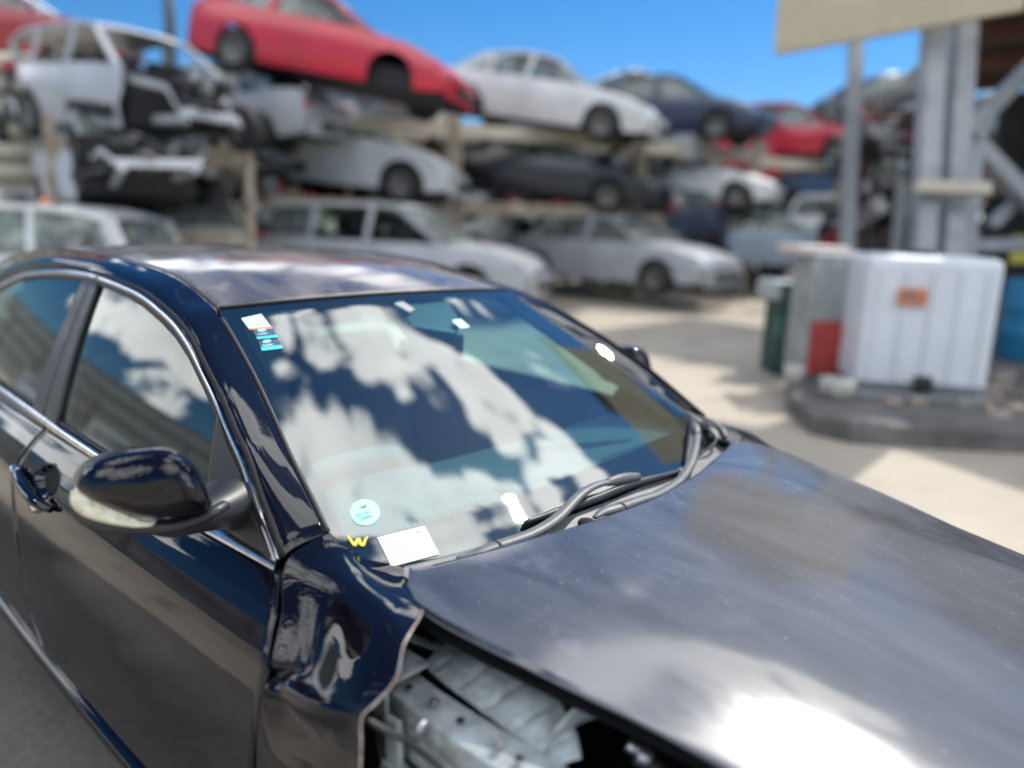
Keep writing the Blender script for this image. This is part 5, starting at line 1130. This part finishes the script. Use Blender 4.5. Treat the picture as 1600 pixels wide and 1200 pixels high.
for k, (x, y, z) in enumerate(((.26, -.705, .812), (.36, -.722, .818), (.50, -.722, .818), (.62, -.715, .812), (.37, -.60, .872), (.50, -.615, .858), (.235, -.69, .842), (.60, -.565, .866))):
    mb = MB(); mb.lathe([(0, .007), (.0055, .007), (.0055, .003), (.009, .003), (.009, 0)], 6, (x, y, z), 'z'); mb.build('bolt', M['metal'], bay)
for P in ([(.22, -.66, .84), (.30, -.64, .862), (.36, -.60, .868), (.42, -.53, .86), (.52, -.50, .85)], [(.24, -.55, .88), (.34, -.52, .87), (.46, -.54, .868), (.60, -.50, .84), (.72, -.52, .80)], [(.35, -.79, .79), (.42, -.76, .75), (.52, -.77, .72), (.62, -.75, .70)]):
    V, F = tube(P, .0032, 6, 40); mesh('thin_wire', V, F, M['rubber'], bay)
mb = MB(); mb.box((-.020, -.012, -.010), (.020, .012, .010), c=(.365, -.60, .874)); mb.build('connector', M['blackplastic'], bay, bevel=.002)
for x in (.30, .42, .54): mb = MB(); mb.lathe([(0, .0022), (.011, .0022), (.012, .0008)], 16, (x, -.722 + .012 * (x - .4), .8165), 'z'); mb.V = [tuple((np.array(v) - A3(x, -.722, .8165)) * .6 + A3(x, -.722, .8170)) for v in mb.V]; mb.build('drain_hole', M['gap'], bay)
mb = MB(); mb.box((-.10, -.045, -.05), (.12, .06, .03), c=(.50, -.50, .855)); mb.build('battery_cover', M['blackplastic'], bay, bevel=.012, seg=3)
mb = MB(); mb.tube([(.29, -.58, .862), (.33, -.575, .872), (.40, -.585, .868), (.46, -.60, .858)], .007, 8, 24); mb.build('brake_hose', M['rubber'], bay, smooth=True)
# vertical pillar flange by the fender
mb = MB(); mb.beam((.325, -.775, .80), (.335, -.775, .66), .012, .035); mb.beam((.30, -.77, .70), (.62, -.77, .60), .03, .05); mb.build('pillar_flange', M['inner'], bay, bevel=.004)
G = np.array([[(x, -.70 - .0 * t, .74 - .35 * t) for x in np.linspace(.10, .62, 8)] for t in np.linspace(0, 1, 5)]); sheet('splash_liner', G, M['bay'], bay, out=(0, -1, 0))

# --- cabin
cab = empty_part('cabin', car)
G = np.zeros((24, 60, 3)); ys = np.linspace(-.68, .68, 60)
for j, t in enumerate(np.linspace(0, 1, 24)):
    x = .085 - .50 * t; z = .905 + .030 * math.sin(math.pi * min(1, t * 1.15)) - (.10 * max(0, t - .85) / .15) ** 1.2
    b = .022 * np.exp(-((ys + .33) / .16) ** 2) * math.exp(-((t - .75) / .25) ** 2)
    G[j] = np.stack([np.full(60, x), ys, z + b], 1)
dash = sheet('dashboard', G, M['dash'], cab, out=(0, 0, 1))
mb = MB(); mb.box((-.46, -.66, .55), (-.36, .66, .86)); mb.box((-.62, -.14, .45), (-.36, .14, .78)); mb.build('dash_fascia', M['cabin'], cab, bevel=.03)
for (y0, y1) in ((.20, .56), (-.50, -.24)):
    mb = MB()
    for k in range(int((y1 - y0) / .016)):
        y = y0 + k * .016; mb.beam((.035, y, .925), (-.005, y + .003, .934), .007, .003)
    mb.build('defroster_vent', M['cabin'], dash)
# hump line on the dash, sweeping to the far side
V, F = tube([(-.20, .00, .94), (-.16, .12, .948), (-.10, .26, .946), (-.05, .42, .938)], [.002, .010, .010, .004], 8, 30, flat=.6); mesh('dash_ridge', V, F, M['dash'], dash)
# instrument hood and steering wheel (driver sits on the near side)
V, F = tube([(-.40, -.55, .90), (-.36, -.45, .955), (-.34, -.35, .968), (-.36, -.24, .955), (-.40, -.15, .90)], .035, 10, 30, flat=.7); mesh('instrument_hood', V, F, M['dash'], cab)
sw = MB(); cc = A3(-.60, -.36, .83); e1 = A3(0, 1, 0); e2 = A3(-.42, 0, .90)
sw.tube([cc + .185 * (math.cos(t) * e1 + math.sin(t) * e2) for t in np.linspace(0, 2 * math.pi, 30)], .014, 10, 90)
for t in (.1, math.pi - .1, -math.pi / 2): sw.tube([cc, cc + .18 * (math.cos(t) * e1 + math.sin(t) * e2)], [.03, .014], 8, 6, flat=.5)
sw.lathe([(0, .03), (.05, .028), (.06, 0), (0, -.02)], 20, cc, 'x'); sw.build('steering_wheel', M['blackplastic'], cab, smooth=True)
def seat(x, y, w=.50, back_h=.62):
    s = empty_part('seat', cab)
    mb = MB(); mb.box((-.26, -w / 2, -.09), (.26, w / 2, .09), c=(x, y, .48)); mb.build('seat_cushion', M['seat'], s, bevel=.06, seg=4)
    r = Matrix.Rotation(math.radians(-18), 3, 'Y')
    mb = MB(); mb.box((-.07, -w / 2, 0), (.07, w / 2, back_h), rot=[list(q) for q in r], c=(x - .27, y, .50)); mb.build('backrest', M['seat'], s, bevel=.055, seg=4)
    mb = MB(); mb.box((-.05, -.14, 0), (.05, .14, .17), rot=[list(q) for q in r], c=(x - .27 - .62 * .31 - .02, y, 1.12)); mb.build('headrest', M['seat'], s, bevel=.04, seg=4)
for x, y in ((-1.0, -.36), (-1.0, .36)): seat(x, y)
for y in (-.33, .33): seat(-1.95, y, .62)
mb = MB(); mb.box((-2.9, -.80, .20), (.1, .80, .26)); mb.box((-.02, -.7, .26), (.08, .7, .88)); mb.box((-2.95, -.62, .3), (-2.4, .62, .93)); mb.build('floor_pan', M['cabin'], cab)
G = np.zeros((24, 40, 3))
for j, s in enumerate(np.linspace(-1, 1, 24)):
    xs = np.linspace(-2.6, -.76 - .05 * (1 - s * s), 40); y = s * .50; G[j] = np.stack([xs, np.full(40, y), roofz(xs, y) - .035], 1)
sheet('headlining', G, M['liner'], cab, out=(0, 0, -1))
for sg in (-1, 1):     # inner pillars and door cards
    V, F = tube([A3(p[0] - .03, p[1] * -sg * .975, p[2] - .02) for p in WSN], .022, 8, 30); mesh('inner_pillar', V, F, M['cabin'], cab)
    G = np.array([[(x, sg * (.745), z) for x in np.linspace(-2.3, -.02, 12)] for z in np.linspace(.3, .93, 5)]); sheet('door_card', G, M['cabin'], cab, out=(0, -sg, 0))
    V, F = tube([(-1.28, sg * .735, .95), (-1.31, sg * .655, 1.15), (-1.33, sg * .57, 1.33)], .035, 8, 14); mesh('inner_centre_pillar', V, F, M['liner'], cab)
V, F = tube([(-1.24, -.70, .62), (-1.27, -.655, 1.0), (-1.29, -.60, 1.22)], .024, 8, 14, flat=.12, up=(0, 1, 0)); mesh('seat_belt', V, F, M['seat'], cab)
# inside mirror and sensor shroud high on the glass
mb = MB(); q = [ws(-.625, -.05, -.012), ws(-.612, .178, -.012), ws(-.523, .145, -.012), ws(-.45, .07, -.012), ws(-.50, -.06, -.012)]
q2 = [a - WS_N * .045 for a in q]; mb.add(q + q2, [(0, 1, 2, 3, 4), (9, 8, 7, 6, 5)] + [(i, i + 5, (i + 1) % 5 + 5, (i + 1) % 5) for i in range(5)]); mb.build('sensor_shroud', M['blackplastic'], cab, bevel=.008)
mb = MB(); mb.box((-.012, -.12, -.035), (.012, .12, .035), c=(-.50, .03, 1.19)); mb.build('rear_view_mirror', M['blackplastic'], cab, bevel=.012)
for sg in (-1, 1):
    mb = MB(); mb.box((-.16, -.20, -.008), (0, .20, .008), c=(-.80, sg * .28, 1.318)); mb.build('sun_visor', M['liner'], cab, bevel=.006)
# --- rear screen, boot, bumpers
G = coons([(-2.74, -.46, 1.322), (-2.78, 0, 1.350), (-2.74, .46, 1.322)], [(-3.32, -.56, .985), (-3.40, 0, 1.005), (-3.32, .56, .985)], [(-2.74, -.46, 1.322), (-3.32, -.56, .985)], [(-2.74, .46, 1.322), (-3.32, .56, .985)], 20, 16)
sheet('rear_screen', G, M['sideglass'], car, out=(-1, 0, 1))
G = coons([(-3.33, -.58, .980), (-3.41, 0, 1.0), (-3.33, .58, .980)], [(-3.62, -.60, .93), (-3.74, 0, .95), (-3.62, .60, .93)], [(-3.33, -.58, .980), (-3.62, -.60, .93)], [(-3.33, .58, .980), (-3.62, .60, .93)], 20, 8)
sheet('boot_lid', G, M['paint'], car, out=(0, 0, 1), hem=.01)
G = coons([(-3.50, -.70, .93), (-3.74, 0, .94), (-3.50, .70, .93)], [(-3.52, -.74, .28), (-3.80, 0, .26), (-3.52, .74, .28)], [(-3.50, -.70, .93), (-3.56, -.76, .6), (-3.52, -.74, .28)], [(-3.50, .70, .93), (-3.56, .76, .6), (-3.52, .74, .28)], 24, 16)
sheet('rear_bumper', G, M['paint'], car, out=(-1, 0, 0))
mb = MB(); mb.box((1.0, -.62, .30), (1.12, .62, .42)); mb.box((1.0, -.62, .66), (1.08, .62, .72)); mb.build('front_crossmember', M['innerd'], car, bevel=.01)
def wheel(parent, x, y, r=.32, name='wheel'):
    w = empty_part(name, parent); s = 1 if y > 0 else -1
    mb = MB(); mb.lathe([(r * .66, -.09), (r * .9, -.105), (r * .98, -.085), (r, -.05), (r, .05), (r * .98, .085), (r * .9, .105), (r * .66, .09)], 40, (x, y, r), 'y'); mb.build('tyre', M['tyre'], w, smooth=True)
    mb = MB(); mb.lathe([(r * .66, -.09), (r * .62, -.06), (r * .6, .06), (r * .66, .09)], 32, (x, y, r), 'y')
    for k in range(5):
        t = k * 2 * math.pi / 5; mb.beam((x, y + s * .06, r), (x + r * .62 * math.cos(t), y + s * .06, r + r * .62 * math.sin(t)), .03, .05, up=(0, 1, 0))
    mb.lathe([(0, .0), (.05, 0), (.055, -.03)], 16, (x, y + s * .08, r), 'y'); mb.build('rim', M['rim'], w)
for x in (-2.0, .78): 
    for y in (-.78, .78): wheel(car, x - (0.68 if x < 0 else 0), y)

# --- things stuck on the glass
def ws_patch(name, corners, off, m, parent, nu=8, nv=8):
    a, b, c, d = [np.array(q, float) for q in corners]   # a-b top, d-c bottom, (x,y)
    G = np.zeros((nv, nu, 3))
    for j, v in enumerate(np.linspace(0, 1, nv)):
        for i, u_ in enumerate(np.linspace(0, 1, nu)):
            p = (a * (1 - u_) + b * u_) * (1 - v) + (d * (1 - u_) + c * u_) * v
            G[j, i] = crown_patch(np.array([[(p[0], p[1], .965 - .514 * (p[0] - .02))]]), off)[0, 0]
    return sheet(name, G, m, parent, out=(1, 0, 1))
def sub_patch(cs, u0, v0, u1, v1):
    a, b, c, d = [np.array(q, float) for q in cs]
    f = lambda u_, v: (a * (1 - u_) + b * u_) * (1 - v) + (d * (1 - u_) + c * u_) * v
    return [f(u0, v0), f(u1, v0), f(u1, v1), f(u0, v1)]
card = [(.0494, -.5968), (.0657, -.4965), (.129, -.513), (.1120, -.6120)]
lab = tag(empty_part('paper_label', None), 'white printed paper label stuck on the bottom corner of the windshield', 'label')
ws_patch('label_sheet', card, .0022, M['paper'], lab)
mb = MB()
for k, (v, u1) in enumerate(((.12, .20), (.24, .33), (.38, .22), (.50, .48), (.64, .36), (.76, .55))):
    o = ws_patch('print_line', sub_patch(card, .07, v, u1, v + .028), .0028, M['ink'], lab, 4, 2)
for v in (.13, .17): ws_patch('print_line', sub_patch(card, .74, v, .90, v + .018), .0028, M['ink'], lab, 3, 2)
# round mint sticker
st = tag(empty_part('round_sticker', None), 'round mint green sticker with two lines of small dark print low on the windshield', 'sticker')
cx_, cy_ = -.0087, -.582; V = []; n = 40
for r in (1, 0):
    for i in range(n if r else 1):
        t = 2 * math.pi * i / n; x = cx_ + .0262 * r * math.cos(t) + .0105 * r * math.sin(t); y = cy_ + .0265 * r * math.sin(t) - .017 * r * math.cos(t)
        V.append(crown_patch(np.array([[(x, y, .965 - .514 * (x - .02))]]), .0015)[0, 0])
mesh('sticker_disc', V, [(i, (i + 1) % n, n) for i in range(n)], M['mint'], st, smooth=False)
def text_on(body, size, pos, off, m, parent, name, flipv=False, ang=0.0, space=1.0):
    cu = bpy.data.curves.new(name, 'FONT'); cu.body = body; cu.size = size; cu.align_x = 'CENTER'; cu.align_y = 'CENTER'; cu.extrude = .0001; cu.space_character = space
    o = bpy.data.objects.new(name, cu); COL.objects.link(o); cu.materials.append(m)
    x, y = pos; p = crown_patch(np.array([[(x, y, .965 - .514 * (x - .02))]]), off)[0, 0]
    right = A3(0, 1, 0); up = WS_T
    if flipv: right = -right; up = -up
    c, s = math.cos(ang), math.sin(ang); r2 = right * c + up * s; u2 = -right * s + up * c
    nrm = np.cross(r2, u2)
    o.matrix_world = Matrix(((r2[0], u2[0], nrm[0], p[0]), (r2[1], u2[1], nrm[1], p[1]), (r2[2], u2[2], nrm[2], p[2]), (0, 0, 0, 1)))
    bpy.context.view_layer.update()
    dg = bpy.context.evaluated_depsgraph_get(); me = bpy.data.meshes.new_from_object(o.evaluated_get(dg)); o2 = bpy.data.objects.new(name, me); COL.objects.link(o2)
    o2.matrix_world = o.matrix_world.copy(); o2.parent = parent; bpy.data.objects.remove(o); return o2
text_on('INSPECTED', .0095, (-.0065, -.582), .0024, M['darkink'], st, 'sticker_text', flipv=True, ang=-.1)
text_on('VERIFIED', .0105, (.0030, -.584), .0024, M['darkink'], st, 'sticker_text', flipv=True, ang=-.1)
ws_patch('sticker_mark', [(-.021, -.588), (-.023, -.570), (-.017, -.572), (-.0185, -.582)], .0022, M['darkink'], st, 3, 2)
# yellow marker W
w = [(.0225, -.6434), (.0370, -.6445), (.0455, -.6435), (.0391, -.6352), (.0372, -.6285), (.0465, -.6330), (.0517, -.6304), (.0445, -.6206), (.0400, -.6120)]
V, F = tube([crown_patch(np.array([[(x, y, .965 - .514 * (x - .02))]]), .0018)[0, 0] for x, y in w], [.0022, .0030, .0034, .0030, .0034, .0030, .0022], 8, 70, flat=.25, up=WS_N)
tag(mesh('marker_letter', V, F, M['yellow']), 'yellow hand-drawn letter W on the glass corner beside the paper label', 'marking')
# service stickers, upper near corner
s1 = [(-.640, -.4905), (-.647, -.448), (-.588, -.444), (-.578, -.4865)]
s1 = [(-.6205, -.4988), (-.6221, -.4457), (-.562, -.4498), (-.5743, -.503)]
a = tag(empty_part('service_sticker', None), 'pale green paper sticker with an orange lower band, uppermost on the windshield corner', 'sticker')
ws_patch('sticker_sheet', s1, .0012, M['mintw'], a); ws_patch('sticker_band', sub_patch(s1, 0, .84, 1, 1), .0018, M['orange'], a)
for v in (.25, .42, .58): ws_patch('print_line', sub_patch(s1, .15, v, .8, v + .03), .0018, M['mint'], a, 4, 2)
ws_patch('print_line', sub_patch(s1, .38, .68, .5, .76), .0018, M['darkink'], a, 3, 2)
def dealer(cs, lab, band, txt):
    a = tag(empty_part('dealer_sticker', None), lab, 'sticker')
    ws_patch('sticker_sheet', cs, .0012, M['navy'], a); ws_patch('sticker_band', sub_patch(cs, 0, band, 1, 1), .0018, M['cyan'], a)
    c = [sum(q[0] for q in cs) / 4, sum(q[1] for q in cs) / 4]
    V = [crown_patch(np.array([[(x, y, .965 - .514 * (x - .02))]]), .0018)[0, 0] for x, y in [(c[0] - .014 + .006 * math.sin(t), c[1] - .001 + .011 * math.cos(t)) for t in np.linspace(0, 2 * math.pi, 16, endpoint=False)]]
    mesh('sticker_mark', V, [tuple(range(16))], M['lblue'], a, smooth=False)
    text_on(txt, .0098, (c[0] - .0005, c[1]), .0022, M['white'], a, 'sticker_text', ang=0.08)
    return a
dealer([(-.5698, -.4973), (-.5664, -.4472), (-.5279, -.4565), (-.5364, -.5047)], 'dark sticker reading Cambridge directly below the orange banded sticker', .74, 'Cambridge')
dealer([(-.5312, -.5044), (-.5214, -.4603), (-.4879, -.4654), (-.4957, -.5167)], 'Cambridge sticker with a bright cyan band, lowest of the three in the corner', .62, 'Cambridge')
# sticker by the sensor, and glued residue
s2 = [(-.4936, .0803), (-.4966, .117), (-.4599, .1213), (-.4575, .0825)]
a = tag(empty_part('small_sticker', None), 'small pale rectangular sticker on the windshield beside the dark mirror shroud', 'sticker')
ws_patch('sticker_sheet', s2, .0012, M['mintw'], a); ws_patch('print_line', sub_patch(s2, .35, .35, .65, .65), .0018, M['darkink'], a, 3, 2)
rs = empty_part('glue_residue', wsh, 'white residue of a removed sticker')
ws_patch('residue_patch', [(-.5891, -.0583), (-.5933, -.0220), (-.5547, -.0085), (-.5450, -.0366)], .0010, M['ink'], rs)
